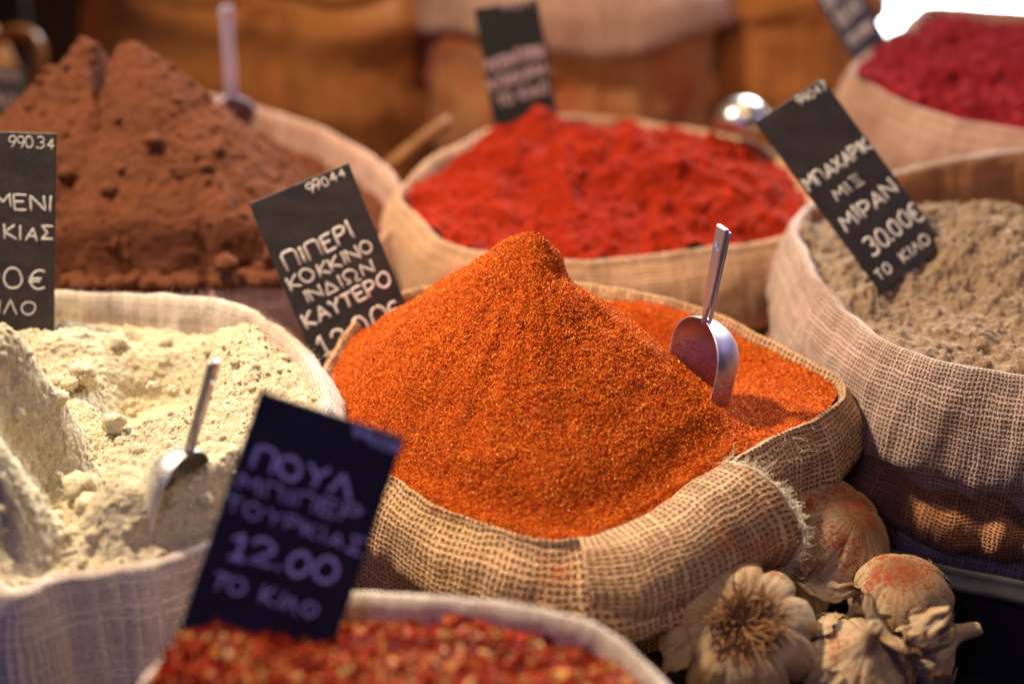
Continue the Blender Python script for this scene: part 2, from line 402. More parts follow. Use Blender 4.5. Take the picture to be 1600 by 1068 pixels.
def make_sack(label, cat, C, per, cuff_mat, body_mat=None, inner_mat=None, roll=1.0, seed=0.0, wr=0.004, bulge=0.022, fib=None, folds=0, group='burlap sacks of the spice stall', floor=0.0, lower_fold=None, name='spice_sack', stretch=0.35, sag=0.0):
    N = normals(C); n = len(C)
    cx, cy = C[:, 0].mean(), C[:, 1].mean()
    base = (cx, cy, floor)
    root = thing(name, base, label, cat, group)
    c, f = C[:, 3], C[:, 4]; o = np.zeros(n)
    cuff = [(o - 0.016, o - 0.11), (o - 0.012, o - 0.05), (o - 0.006, o - 0.012), (o - 0.001, o + 0.0), (o + 0.005 * roll, o + 0.002), (o + 0.011 * roll, o - 0.005),
            (0.012 + 0.55 * f, -0.33 * c), (0.012 + 0.9 * f, -0.66 * c), (0.012 + f, -0.9 * c), (0.009 + f, -1.0 * c), (0.003 + 0.9 * f, -0.97 * c), (0.003 + 0.55 * f, -0.75 * c)]
    k = 64
    pr = dense(cuff, k)
    V, UV = loft(C, per, N, pr, wr=wr, seed=seed, stretch=stretch)
    V, UV, F = wrap_cols(V, UV, k, n, per)
    mi = (np.arange(len(F)) // n < 17).astype(int) if inner_mat else None
    build('cuff', V, F, [cuff_mat] + ([inner_mat] if inner_mat else []), base, root, UV, True, mi)
    zb = floor - C[:, 2]
    body = [(0.002 + 0.4 * f, -0.72 * c), (0.004 + 0.5 * f + 0.004, -1.0 * c - 0.005), (o + 0.012 + bulge * 0.6, -1.0 * c - 0.04), (o + 0.012 + bulge, -c + 0.45 * (zb + c)),
            (o + bulge * 0.7, -c + 0.75 * (zb + c)), (o - 0.01, zb + 0.02), (o - 0.03, zb + 0.001)]
    k2 = 60
    pr = dense(body, k2)
    V, UV = loft(C, per, N, pr, wr=wr * 1.6, seed=seed + 50, wscale=10, sag=sag)
    V[:, 2] = np.maximum(V[:, 2], floor)
    V, UV, F = wrap_cols(V, UV, k2, n, per)
    build('body', V, F, [body_mat or cuff_mat], base, root, UV)
    if lower_fold:
        z0, z1, ex, lm = lower_fold
        lf = [(o + 0.004, z0 - C[:, 2] + 0.01), (o + 0.4 * ex, z0 - C[:, 2] + 0.012), (o + ex, z0 - C[:, 2] - 0.012), (o + ex * 1.25, 0.5 * (z0 + z1) - C[:, 2]), (o + ex * 1.1, z1 - C[:, 2] + 0.008), (o + 0.5 * ex, z1 - C[:, 2] - 0.004), (o + 0.004, z1 - C[:, 2])]
        pr = dense(lf, 40)
        V, UV = loft(C, per, N, pr, wr=wr * 1.5, seed=seed + 80)
        V, UV, F = wrap_cols(V, UV, 40, n, per)
        build('lower_fold', V, F, [lm], base, root, UV)
    if fib:
        cnt, L, rad, mat_, win = fib
        g = fibres(C, N, cnt, L, rad, int(seed * 10) + 1, window=win)
        if g:
            ob = build_geo('loose_fibres', g, [mat_], base, root); ob['kind'] = 'stuff'
    return root
def octa(n, seed, squash=1.0):
    r = np.random.default_rng(seed)
    T = np.array([[1, 0, 0], [-1, 0, 0], [0, 1, 0], [0, -1, 0], [0, 0, 1], [0, 0, -1]], float)
    TF = np.array([[0, 2, 4], [2, 1, 4], [1, 3, 4], [3, 0, 4], [2, 0, 5], [1, 2, 5], [3, 1, 5], [0, 3, 5]])
    sc = r.uniform(0.6, 1.3, (n, 3)); sc[:, 2] *= squash
    jit = r.normal(size=(n, 6, 3)) * 0.16
    q = r.normal(size=(n, 4)); q /= np.linalg.norm(q, axis=1)[:, None]
    a, b, c, d = q.T
    R = np.stack([np.stack([1 - 2 * (c * c + d * d), 2 * (b * c - a * d), 2 * (b * d + a * c)], -1),
                  np.stack([2 * (b * c + a * d), 1 - 2 * (b * b + d * d), 2 * (c * d - a * b)], -1),
                  np.stack([2 * (b * d - a * c), 2 * (c * d + a * b), 1 - 2 * (b * b + c * c)], -1)], 1)
    V = (T[None] + jit) * sc[:, None, :]
    return np.einsum('nij,nkj->nki', R, V), TF
def scatter_pts(V, F, count, seed):
    r = np.random.default_rng(seed)
    A, B, D = V[F[:, 0]], V[F[:, 1]], V[F[:, 3]]
    ar = np.linalg.norm(np.cross(B - A, D - A), axis=1); ar = np.nan_to_num(ar)
    i = r.choice(len(F), count, p=ar / ar.sum())
    a, b = r.random((2, count, 1))
    return A[i] + (B[i] - A[i]) * a + (D[i] - A[i]) * b
def sphere_tmpl(nl=10, nt=7):
    V = [[0, 0, 1]]
    for i in range(1, nt):
        t = math.pi * i / nt
        for j in range(nl):
            a = 2 * math.pi * j / nl; V.append([math.sin(t) * math.cos(a), math.sin(t) * math.sin(a), math.cos(t)])
    V.append([0, 0, -1]); T = []; Q = []
    for j in range(nl):
        T.append([0, 1 + j, 1 + (j + 1) % nl]); k = 1 + (nt - 2) * nl
        T.append([k + (j + 1) % nl, k + j, len(V) - 1])
    for i in range(nt - 2):
        for j in range(nl):
            a = 1 + i * nl; Q.append([a + j, a + nl + j, a + nl + (j + 1) % nl, a + (j + 1) % nl])
    return np.array(V), [np.array(T), np.array(Q)]
_SV, _SF = sphere_tmpl(14, 10)
def lump(g, p, r, seed, m=0, rough=0.28):
    V = _SV * r * np.array([1, 1, 0.85])
    d = fbm(_SV, 1.6, 4, 0.6, seed * 3.7) * rough
    g.add(p + V * (1 + d)[:, None], _SF, m)
def heap_grid(C, N, apex, nr, nth, hfun, inset=-0.003, power=1.0):
    """polar grid from the apex to the rim; returns V (nr*nth,3) and F"""
    idx = np.linspace(0, len(C), nth, endpoint=False)
    i0 = idx.astype(int); f = (idx - i0)[:, None]
    E = C[i0] * (1 - f) + C[(i0 + 1) % len(C)] * f
    NN = N[i0] * (1 - f) + N[(i0 + 1) % len(C)] * f
    ex = E[:, :2] + NN * inset; ez = E[:, 2] - E[:, 5]
    t = np.linspace(0.0015, 1, nr) ** power
    X = apex[0] + (ex[None, :, 0] - apex[0]) * t[:, None]
    Y = apex[1] + (ex[None, :, 1] - apex[1]) * t[:, None]
    zm = ez.mean()
    ZB = zm + (ez[None, :] - zm) * t[:, None]
    T = np.broadcast_to(t[:, None], X.shape)
    Z = hfun(X.ravel(), Y.ravel(), ZB.ravel(), T.ravel())
    return np.stack([X.ravel(), Y.ravel(), Z], 1), grid_faces(nr, nth)
def xy(u, v, z):
    p = at_z(u, v, z); return p[0], p[1]
def bell(x, y, cx, cy, rx, ry=None, ang=0.0):
    ry = ry or rx; dx, dy = x - cx, y - cy
    a, b = dx * math.cos(ang) + dy * math.sin(ang), -dx * math.sin(ang) + dy * math.cos(ang)
    return np.exp(-(a / rx) ** 2 - (b / ry) ** 2)

# stroke lettering, unit boxes (x 0..w, y 0..1)
def arc(cx, cy, rx, ry, a0, a1, n=14):
    a = np.radians(np.linspace(a0, a1, n)); return [(cx + rx * math.cos(t), cy + ry * math.sin(t)) for t in a]
GL = {
 'Α': (.7, [[(0, 0), (.35, 1), (.7, 0)], [(.13, .36), (.58, .36)]]),
 'Β': (.6, [[(0, 0), (0, 1)], [(0, 1)] + arc(.22, .76, .3, .24, 90, -90) + [(0, .52)], [(0, .52)] + arc(.25, .26, .35, .26, 90, -90) + [(0, 0)]]),
 'Γ': (.55, [[(0, 0), (0, 1), (.55, 1)]]),
 'Δ': (.75, [[(0, 0), (.37, 1), (.75, 0), (0, 0)]]),
 'Ε': (.55, [[(.55, 1), (0, 1), (0, 0), (.55, 0)], [(0, .52), (.45, .52)]]),
 'Η': (.62, [[(0, 0), (0, 1)], [(.62, 0), (.62, 1)], [(0, .5), (.62, .5)]]),
 'Ι': (.1, [[(.05, 0), (.05, 1)]]),
 'Κ': (.6, [[(0, 0), (0, 1)], [(.55, 1), (0, .45), (.6, 0)]]),
 'Λ': (.7, [[(0, 0), (.35, 1), (.7, 0)]]),
 'Μ': (.8, [[(0, 0), (.08, 1), (.4, .4), (.72, 1), (.8, 0)]]),
 'Ν': (.65, [[(0, 0), (0, 1), (.65, 0), (.65, 1)]]),
 'Ξ': (.6, [[(0, 1), (.55, 1), (.06, .54), (.5, .5), (.02, .03), (.6, 0)]]),
 'Ο': (.75, [arc(.37, .5, .37, .5, 90, 450, 22)]),
 'Π': (.65, [[(0, 0), (0, .92), (.12, 1), (.5, 1), (.65, .85), (.65, 0)]]),
 'Ρ': (.55, [[(0, 0), (0, 1)], [(0, 1)] + arc(.2, .74, .33, .26, 90, -90) + [(0, .48)]]),
 'Σ': (.6, [[(.6, 1), (0, 1), (.35, .5), (0, 0), (.6, 0)]]),
 'Τ': (.65, [[(0, 1), (.65, 1)], [(.32, 1), (.32, 0)]]),
 'Υ': (.65, [[(0, 1), (.32, .5), (.65, 1)], [(.32, .5), (.32, 0)]]),
 'Χ': (.65, [[(0, 1), (.65, 0)], [(.65, 1), (0, 0)]]),
 'Ω': (.75, [[(0, 0), (.22, .02)] + arc(.37, .58, .34, .42, 240, -60, 18) + [(.52, .02), (.75, 0)]]),
 '0': (.62, [arc(.31, .5, .31, .5, 90, 450, 22)]),
 '1': (.4, [[(0, .68), (.28, 1), (.28, 0)], [(.05, 0), (.45, 0)]]),
 '2': (.62, [arc(.3, .7, .3, .3, 170, -35, 14) + [(0, 0), (.64, 0)]]),
 '3': (.58, [arc(.24, .75, .3, .25, 140, -80, 12) + arc(.24, .26, .34, .27, 85, -140, 12)]),
 '4': (.6, [[(.42, 0), (.42, 1), (0, .35), (.6, .35)]]),
 '7': (.55, [[(0, 1), (.55, 1), (.18, 0)]]),
 '8': (.55, [arc(.27, .74, .23, .25, -90, 270, 14) + arc(.27, .25, .27, .26, 90, 450, 14)]),
 '9': (.55, [arc(.27, .7, .27, .3, 0, 360, 16) + [(.5, .35), (.3, 0)]]),
 '.': (.12, [[(.05, 0), (.08, .05)]]),
 '€': (.6, [arc(.36, .5, .32, .5, 55, 305, 14), [(0, .6), (.42, .6)], [(0, .42), (.4, .42)]]),
 ' ': (.35, []),
}
def lettering(text, h, fit=None, gap=0.22, seed=0, wob=0.035):
    """strokes in metres, origin at the left of the baseline; returns strokes and width"""
    r = np.random.default_rng(seed); x = 0; out = []
    for ch in text:
        wd, st = GL[ch]; k = 1 + r.normal() * 0.05; dy = r.normal() * 0.03; sl = r.normal() * 0.05
        for s in st:
            s = np.array(s, float)
            if len(s) < 6:
                s = np.concatenate([np.linspace(s[i], s[i + 1], 5, endpoint=False) for i in range(len(s) - 1)] + [s[-1:]])
            s = s + np.cumsum(r.normal(size=s.shape), 0) * wob * 0.28
            out.append(np.stack([x + (s[:, 0] + sl * s[:, 1]) * k, s[:, 1] * k + dy], 1))
        x += wd * k + gap
    wid = (x - gap) * h
    sx = fit / wid if fit else 1.0
    return [s * np.array([h * sx, h]) for s in out], wid * sx
def make_sign(label, tl, t, width, height, roll, yaw, lean, lines, board, ink, pen=0.0016, seed=0, thick=0.003, size=1.0):
    """tl: pixel of the top left corner at depth t; roll: image rotation (deg, + = counter clockwise)"""
    width, height, pen = width * size, height * size, pen * size
    lines = [(p_, t_, x_ * size, y_ * size, h_ * size, f_ * size, a_) for p_, t_, x_, y_, h_, f_, a_ in lines]
    R_ = Matrix.Rotation(math.radians(90) - PITCH, 3, 'X') @ Matrix.Rotation(math.radians(roll), 3, 'Z') @ Matrix.Rotation(math.radians(yaw), 3, 'Y') @ Matrix.Rotation(math.radians(lean), 3, 'X')
    ex, ey, ez = [np.array(R_.col[i]) for i in range(3)]
    TL = at_t(tl[0], tl[1], t)
    base = TL + ex * width / 2 - ey * height
    P = lambda x, y, z=0.0: TL + ex * x + ey * (y - height) + ez * z
    b = 0.0007
    # board: bevelled slab with slightly worn, uneven edges
    nx, ny = 24, 36
    r = np.random.default_rng(seed + 5)
    loop = [(x, 0.0) for x in np.linspace(0, width, nx, endpoint=False)] + [(width, y) for y in np.linspace(0, height, ny, endpoint=False)] + \
           [(x, height) for x in np.linspace(width, 0, nx, endpoint=False)] + [(0.0, y) for y in np.linspace(height, 0, ny, endpoint=False)]
    L = np.array(loop) ; L = L + r.normal(size=L.shape) * 0.00018
    cen = np.array([width / 2, height / 2])
    def ringat(shrink, z):
        d = cen - L; d = d / np.abs(d).max(1)[:, None]
        q = L + np.sign(cen - L) * shrink
        return np.stack([TL + ex * a + ey * (c - height) + ez * z for a, c in q])
    rings = [ringat(b, -thick), ringat(0, -thick + b), ringat(0, -b), ringat(b, 0)]
    n = len(L)
    V = np.concatenate(rings); F = [grid_faces(4, n)]
    V = np.concatenate([V, [P(width / 2, height / 2, -thick), P(width / 2, height / 2, 0)]])
    j = np.arange(n); j2 = (j + 1) % n
    F.append(np.stack([np.full(n, 4 * n), j2, j], -1)); F.append(np.stack([np.full(n, 4 * n + 1), 3 * n + j, 3 * n + j2], -1))
    g = Geo(); g.add(V, F, 0, False)
    V_, F_, M_, S_ = g.mesh('b', None)
    o = build('price_sign', V_, F_, [board], base, None, None, False)
    tag(o, label, 'price sign', 'black chalk price signs')
    for (part, text, x, y, h, fit, ang) in lines:
        st, wd = lettering(text, h, fit, seed=seed + len(text) * 7 + int(y * 1000))
        g = Geo(); ca, sa = math.cos(math.radians(ang)), math.sin(math.radians(ang))
        for s in st:
            q = np.array([P(x + a * ca - c * sa, y + a * sa + c * ca, 0.0002) for a, c in s])
            rr = pen * h / 0.016 if h < 0.012 else pen
            rr = max(rr, pen * 0.55) * (1 + r.normal(size=len(q)) * 0.08)
            V, F = tube(q, rr, 8, 0.22, ez)
            g.add(V, F)
        build_geo(part, g, [ink], base, o)
    return o

# ------------------------------------------------------------------ setting
def plane(name, x0, x1, y0, y1, z, mat, kind='structure'):
    o = build(name, [(x0, y0, z), (x1, y0, z), (x1, y1, z), (x0, y1, z)], np.array([[0, 1, 2, 3]]), [mat], (0, 0, 0), None, None, False)
    return tag(o, kind=kind)
M['floor'] = flat_mat('dark_wood', (0.045, 0.028, 0.02), 0.7, var=0.5, scale=9)
M['pave'] = flat_mat('pale_pavement', (0.72, 0.72, 0.72), 0.85, var=0.06, scale=3)
plane('floor', -3, 3, 0.2, 3.6, 0.0, M['floor'])
plane('pavement', -9, 12, 3.6, 22, 0.0, M['pave'])

# ------------------------------------------------------------------ sacks (contours read as u, v, z, cuff, flare, drop)
c_center = [(505, 598, .380, .06, .010, .004), (545, 690, .372, .06, .012, .004), (622, 752, .364, .062, .016, .004), (740, 814, .358, .062, .022, .004),
            (880, 843, .356, .066, .030, .004), (1000, 808, .362, .070, .044, .003), (1080, 757, .371, .070, .036, .002), (1140, 722, .377, .066, .022, .001), (1185, 700, .379, .06, .010, .001), (1225, 682, .380, .06, .008, .001),
            (1290, 644, .384, .06, .010, .002), (1312, 606, .388, .06, .008, .003), (1255, 562, .394, .055, .008, .004), (1150, 507, .404, .05, .008, .006), (1010, 462, .410, .05, .008, .008),
            (850, 440, .412, .05, .008, .02), (650, 452, .408, .05, .008, .008), (565, 500, .396, .05, .008, .004)]
C1, P1 = contour_px(c_center, 640)
front = lambda C: C[:, 1] < np.median(C[:, 1]) + 0.05
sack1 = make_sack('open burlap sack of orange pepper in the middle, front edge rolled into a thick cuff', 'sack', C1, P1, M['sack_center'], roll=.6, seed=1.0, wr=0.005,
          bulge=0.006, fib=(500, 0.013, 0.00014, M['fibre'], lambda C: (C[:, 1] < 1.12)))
def make_ear(C, per, root_name):
    N = normals(C); n = len(C)
    ia = int(np.argmin(np.hypot(C[:, 0] - at_z(905, 841, .356)[0], C[:, 1] - at_z(905, 841, .356)[1])))
    ib = int(np.argmin(np.hypot(C[:, 0] - at_z(1128, 729, .376)[0], C[:, 1] - at_z(1128, 729, .376)[1])))
    idx = np.arange(ia, ib + 1); m = len(idx); q = np.linspace(0, 1, m)
    D, NN = C[idx], N[idx].copy()
    tx = np.stack([-NN[:, 1], NN[:, 0]], 1)
    NN = NN + tx * (.45 * q ** 2)[:, None]; NN /= np.linalg.norm(NN, axis=1)[:, None]
    f = D[:, 4] * (1 - q) + .036 * q + .014 * sstep(.25, .95, q) + .006 * sstep(.9, 1, q) - .010 * (1 - sstep(0, .22, q)); c = .064 + .012 * sstep(.2, .9, q)
    o = np.zeros(m); up = .004 * sstep(.3, 1, q)
    pr = dense([(o - .002, o - .001), (o + .003, up * .6 + .003), (.012 + .25 * f, up + .001), (.012 + .7 * f, up * .6 - .16 * c), (.014 + 1.0 * f, -.45 * c), (.014 + .98 * f, -.75 * c), (.013 + .8 * f, -.98 * c), (.008 + .5 * f, -1.08 * c), (.004 + .2 * f, -1.0 * c)], 60)
    V, UV = loft(D, per * m / n, NN, pr, wr=.0035, seed=1.0)
    UV[:, 0] += ia / n * per
    V2 = V.reshape(60, m, 3)
    build('cuff_fold', V, grid_faces(60, m, False), [M['sack_center']], tuple(root_name.location), root_name, UV)
    g = Geo(); e = V2[4:, -1]; VV, FF = tube(e, .0011, 8); g.add(VV, FF)
    r = np.random.default_rng(4)
    for _ in range(420):
        p = e[r.integers(0, len(e))] + r.normal(size=3) * .001; d = np.array([.6, -.2, .1]) + r.normal(size=3) * .7; d /= np.linalg.norm(d); path = []
        for j in range(5): path.append(p.copy()); p = p + d * r.uniform(.0012, .0030); d = d + r.normal(size=3) * .35
        VV, FF = tube(path, .00022, 3, cap=False); g.add(VV, FF)
    build_geo('frayed_edge', g, [M['fibre']], tuple(root_name.location), root_name)['kind'] = 'stuff'
make_ear(C1, P1, sack1)
c_white = [(-70, 720, .372, .10, .016, .012), (0, 906, .366, .11, .014, .005), (100, 897, .366, .11, .014, .005), (220, 876, .368, .11, .014, .005), (305, 848, .371, .11, .014, .005), (348, 822, .375, .10, .014, .005),
           (430, 750, .386, .08, .012, .006), (490, 670, .396, .07, .014, .006), (499, 612, .402, .06, .016, .008), (470, 557, .408, .06, .018, .010), (420, 508, .412, .06, .016, .016),
           (340, 474, .413, .05, .012, .030), (200, 464, .411, .05, .012, .030), (80, 460, .411, .05, .012, .03), (-80, 468, .41, .05, .012, .03), (-190, 560, .40, .07, .012, .02)]
C2, P2 = contour_px(c_white, 640)
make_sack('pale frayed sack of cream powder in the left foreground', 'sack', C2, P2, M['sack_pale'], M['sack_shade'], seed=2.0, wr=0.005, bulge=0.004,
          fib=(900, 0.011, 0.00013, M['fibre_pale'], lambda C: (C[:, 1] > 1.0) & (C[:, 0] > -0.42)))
c_cocoa = [(-70, 320, .42, .06, .01, .01), (0, 440, .385, .06, .01, .004), (100, 456, .376, .07, .012, .003), (300, 456, .372, .07, .014, .004), (440, 436, .376, .08, .018, .012), (545, 400, .386, .08, .018, .02), (610, 355, .402, .08, .016, .02),
           (627, 312, .416, .08, .014, .03), (590, 258, .430, .07, .012, .035), (520, 212, .440, .07, .012, .035), (430, 178, .450, .06, .012, .03), (330, 152, .456, .06, .012, .02), (200, 138, .456, .05, .01, .02), (60, 150, .45, .05, .01, .02), (-60, 215, .44, .05, .01, .02)]
C3, P3 = contour_px(c_cocoa)
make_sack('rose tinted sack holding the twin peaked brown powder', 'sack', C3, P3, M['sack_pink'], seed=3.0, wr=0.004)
c_red = [(632, 298, .430, .08, .020, .004), (652, 338, .422, .085, .022, .003), (705, 378, .411, .085, .024, .003), (800, 402, .402, .08, .026, .003), (950, 406, .396, .08, .03, .003), (1100, 391, .396, .08, .03, .003), (1215, 372, .400, .08, .024, .003),
         (1262, 330, .412, .06, .012, .004), (1240, 270, .42, .05, .01, .006), (1150, 217, .43, .05, .01, .006), (1000, 192, .43, .05, .01, .006), (880, 184, .432, .05, .01, .008), (760, 210, .436, .06, .012, .012), (680, 252, .434, .07, .016, .006)]
C4, P4 = contour_px(c_red)
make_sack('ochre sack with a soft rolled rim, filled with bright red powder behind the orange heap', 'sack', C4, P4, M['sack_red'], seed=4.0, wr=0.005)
c_tan = [(1248, 345, .436, .085, .012, .012), (1262, 398, .433, .10, .014, .012), (1300, 458, .431, .10, .016, .012), (1360, 515, .430, .095, .018, .012), (1450, 560, .430, .092, .020, .014), (1600, 590, .430, .092, .020, .016), (1760, 590, .435, .09, .02, .02), (1880, 480, .45, .08, .015, .04),
         (1880, 330, .46, .06, .012, .07), (1760, 245, .468, .06, .01, .085), (1600, 236, .468, .05, .01, .085), (1500, 250, .464, .05, .01, .08), (1410, 271, .455, .05, .01, .06), (1310, 305, .442, .06, .01, .02)]
C5, P5 = contour_px(c_tan, 640)
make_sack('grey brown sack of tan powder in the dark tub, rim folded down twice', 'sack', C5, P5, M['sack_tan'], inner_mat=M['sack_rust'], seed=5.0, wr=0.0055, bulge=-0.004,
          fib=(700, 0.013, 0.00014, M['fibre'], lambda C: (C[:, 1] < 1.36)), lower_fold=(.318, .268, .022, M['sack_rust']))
c_sumac = [(1335, 112, .498, .075, .016, .004), (1372, 142, .490, .08, .018, .003), (1450, 176, .482, .08, .02, .003), (1600, 208, .474, .08, .02, .003), (1750, 222, .474, .08, .02, .003), (1870, 150, .50, .06, .01, .01), (1820, 60, .52, .05, .01, .02), (1700, 26, .528, .05, .01, .022), (1600, 22, .53, .05, .01, .022), (1470, 15, .534, .05, .01, .02), (1437, 26, .530, .05, .01, .012), (1424, 44, .522, .05, .01, .006), (1385, 62, .514, .05, .01, .004)]
C6, P6 = contour_px(c_sumac)
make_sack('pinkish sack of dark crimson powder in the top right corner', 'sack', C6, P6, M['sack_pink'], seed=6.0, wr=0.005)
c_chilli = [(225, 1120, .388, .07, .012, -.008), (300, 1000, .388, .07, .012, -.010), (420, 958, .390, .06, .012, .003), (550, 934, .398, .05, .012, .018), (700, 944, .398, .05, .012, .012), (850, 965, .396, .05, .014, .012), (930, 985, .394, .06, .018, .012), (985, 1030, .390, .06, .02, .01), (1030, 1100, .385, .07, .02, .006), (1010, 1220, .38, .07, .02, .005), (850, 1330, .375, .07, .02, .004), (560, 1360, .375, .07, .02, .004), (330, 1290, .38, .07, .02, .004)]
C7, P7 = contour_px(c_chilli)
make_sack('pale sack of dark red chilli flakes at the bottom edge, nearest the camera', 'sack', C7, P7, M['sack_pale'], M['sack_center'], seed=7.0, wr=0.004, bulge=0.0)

# tall sacks along the back of the stall, rims above the picture
ra = ring(-.39, 2.43, .285, .26, .520, .012, .003, .02, lump=.02, seed=21, n=22)
k_ = min(range(22), key=lambda i: abs(ra[i][0] + .385) + (9 if ra[i][1] > 2.4 else 0)); ra[k_][1] += .035
CA, PA = contour_w(ra, 420)
make_sack('tall plain amber sack behind the brown powder, upright and unfolded', 'sack', CA, PA, M['sack_back'], seed=8.0, wr=0.003, bulge=0.030, sag=.035)
CB, PB = contour_w(ring(.10, 2.34, .235, .22, .540, .075, .030, .02, lump=.03, seed=22), 420)
make_sack('wide sack with a rosy rolled cuff behind the bright red powder, its front dusted red', 'sack', CB, PB, M['sack_pink'], M['sack_back_dusty'], seed=9.0, wr=0.005, bulge=0.012, sag=.030)
CC_, PC = contour_w(ring(.452, 2.38, .145, .17, .536, .055, .02, .02, lump=.05, seed=23), 420)
make_sack('folded amber sack between the wide rosy cuffed sack and the crimson powder', 'sack', CC_, PC, M['sack_back'], seed=10.0, wr=0.005, bulge=0.010, sag=.030)

# ------------------------------------------------------------------ heaps
def add_heap(name, label, cat, C, apex, nr, nth, hfun, mats, noise, base=None, power=1.0, extra=None, inset=-0.003, nmask=None):
    N = normals(C)
    V, F = heap_grid(C, N, apex, nr, nth, hfun, power=power, inset=inset)
    for sc, amp, octv, off, lat in noise:
        d = fbm(V, sc, octv, 0.55, off) * amp * (1 if nmask is None else nmask(V[:, 0], V[:, 1]))
        V[:, 2] += d
        if lat:
            V[:, 0] += fbm(V, sc, 3, 0.5, off + 40) * amp * lat; V[:, 1] += fbm(V, sc, 3, 0.5, off + 80) * amp * lat
    g = Geo(); g.add(V, F, 0)
    if extra: extra(g, V, F)
    o = build_geo(name, g, mats, (apex[0], apex[1], C[:, 2].mean() - 0.03))
    return tag(o, label, cat, 'heaps of ground spice')
def zcone(x, y, ax, ay, az, slope_fn, tip=0.008):
    dx, dy = x - ax, y - ay; d = np.sqrt(dx * dx + dy * dy); a = np.degrees(np.arctan2(dy, dx))
    return az + tip - slope_fn(a) * np.sqrt(d * d + tip * tip * 1.2)
def angles(pairs):
    A = np.array([p[0] for p in pairs], float); B = np.array([p[1] for p in pairs], float)
    o = np.argsort(A); A, B = A[o], B[o]
    A = np.concatenate([A - 360, A, A + 360]); B = np.tile(B, 3)
    return lambda a: np.interp(a, A, B)

# orange pepper: a steep poured cone, scooped away behind on the right
AP1 = (0.016, 1.145)
sl1 = angles([(-90, .5), (-135, .5), (180, .6), (150, .75), (90, 1.5), (45, 1.35), (20, 1.12), (-10, .84), (-45, .6)])
zmean_ = lambda C: (C[:, 2] - C[:, 5]).mean()
def h_orange(x, y, zb, t):
    dx, dy = x - AP1[0], y - AP1[1]; d = np.sqrt(dx * dx + dy * dy); an = np.degrees(np.arctan2(dy, dx))
    zed = zmean_(C1) + (zb - zmean_(C1)) / t
    slope = np.maximum(sl1(an), (.524 - zed) / (d / t + 1e-6))
    z = .524 - slope * np.sqrt(d * d + .0155 ** 2 * 1.2)
    wr_ = sstep(75, 25, np.abs(an - 5)); z = z - .014 * wr_ * sstep(.024, .036, d) * np.exp(-np.clip(d - .036, 0, 1) / .05)
    z = z + bell(x, y, AP1[0] - .006, AP1[1], .026) * .006 + bell(x, y, AP1[0] + .016, AP1[1] - .002, .014) * .004
    z = z + perlin(np.stack([an / 7.0, d * 9, 0 * d + 3.3], 1)) * .0022 * sstep(.02, .07, d) + perlin(np.stack([an / 22.0, d * 16, 0 * d + 9.3], 1)) * .0035 * sstep(.03, .10, d)
    fl = zb - .030 * bell(x, y, .15, 1.20, .10, .07) * (1 - sstep(.8, 1, t))
    e = sstep(.82, 1.0, t)
    return smax(z, fl, .010) * (1 - e) + e * np.minimum(np.maximum(z, zb), zb + .004)
def grains_on(count, size, seed, m, squash=1.0):
    def f(g, V, F):
        P = scatter_pts(V, F, count, seed); O, T = octa(count, seed + 1, squash)
        r = np.random.default_rng(seed + 2)
        s = r.uniform(size[0], size[1], count) * 0.5
        VV = (P[:, None] + O * s[:, None, None]).reshape(-1, 3)
        FF = (T[None] + (np.arange(count) * 6)[:, None, None]).reshape(-1, 3)
        g.add(VV, FF, m, False)
    return f
add_heap('spice_heap', 'sharp orange red cone of coarse ground pepper, the tallest heap in the middle', 'spice', C1, AP1, 420, 900, h_orange, [M['orange'], M['orange_grain']],
         [(11, .004, 3, 1, 0), (60, .0012, 3, 2, .3), (320, .0009, 2, 3, .5)], power=.9, extra=lambda g, V, F: (grains_on(190000, (.0008, .0020), 100, 1)(g, V, F), grains_on(5000, (.0018, .0030), 140, 1, .6)(g, V, F)))

# cream powder: lumps, a scooped hollow, two mounds in front
AP2 = xy(190, 640, .385)
MND = at_t(-125, 440, 1.02)
def h_white(x, y, zb, t):
    z = zb + .010 * bell(x, y, *xy(200, 640, .39), .10)
    hx, hy = xy(235, 592, .39)
    z = z - .044 * sstep(.30, .80, bell(x, y, hx, hy, .058, .070))
    z = z + .022 * bell(x, y, *xy(380, 545, .40), .05, .06)
    z = z + .026 * bell(x, y, *xy(70, 525, .40), .060, .045)
    m2 = bell(x, y, *xy(285, 790, .375), .085, .05, .35)
    z = z + .040 * sstep(.25, .8, m2)
    # the tall mound at the left, with a broken cliff on its right side
    dx, dy = x - MND[0], y - MND[1]
    wob = .016 * np.sin(dy * 55 + 1.0)
    cl = sstep(.088, .022, dx + wob + .10 * (dy + .03) ** 1) * sstep(.12, .06, dy)
    z = z + cl * np.clip(.125 + .86 * np.minimum(dy, 0), 0, 1)
    e = sstep(.88, 1, t)
    return z * (1 - e) + zb * e
def lumps_white(g, V, F):
    r = np.random.default_rng(5); P = scatter_pts(V, F, 450, 6)
    for i, p in enumerate(P):
        s = .0016 + .0050 * r.random() ** 5
        lump(g, p, s, i + 1)
    for u, v, z, s in [(112, 532, .395, .012), (133, 540, .394, .009), (185, 535, .396, .012), (128, 585, .398, .017), (108, 600, .395, .011), (178, 660, .396, .013), (160, 530, .395, .009), (270, 610, .388, .008), (325, 690, .392, .012), (125, 760, .385, .02), (140, 790, .38, .014), (240, 605, .388, .009)]:
        lump(g, at_z(u, v, z - s * .3), s * .72, u * 1.3, rough=.5)
add_heap('spice_heap', 'lumpy cream coloured powder with a scooped hollow, in the pale sack at left', 'spice', C2, AP2, 380, 760, h_white, [M['white']],
         [(16, .0050, 3, 11, 0), (55, .0032, 4, 12, .5), (190, .0017, 3, 13, .6), (450, .0010, 2, 14, .5)], extra=lumps_white, nmask=lambda x, y: 1 - .85 * sstep(.35, .8, bell(x, y, *xy(235, 592, .39), .058, .07)))

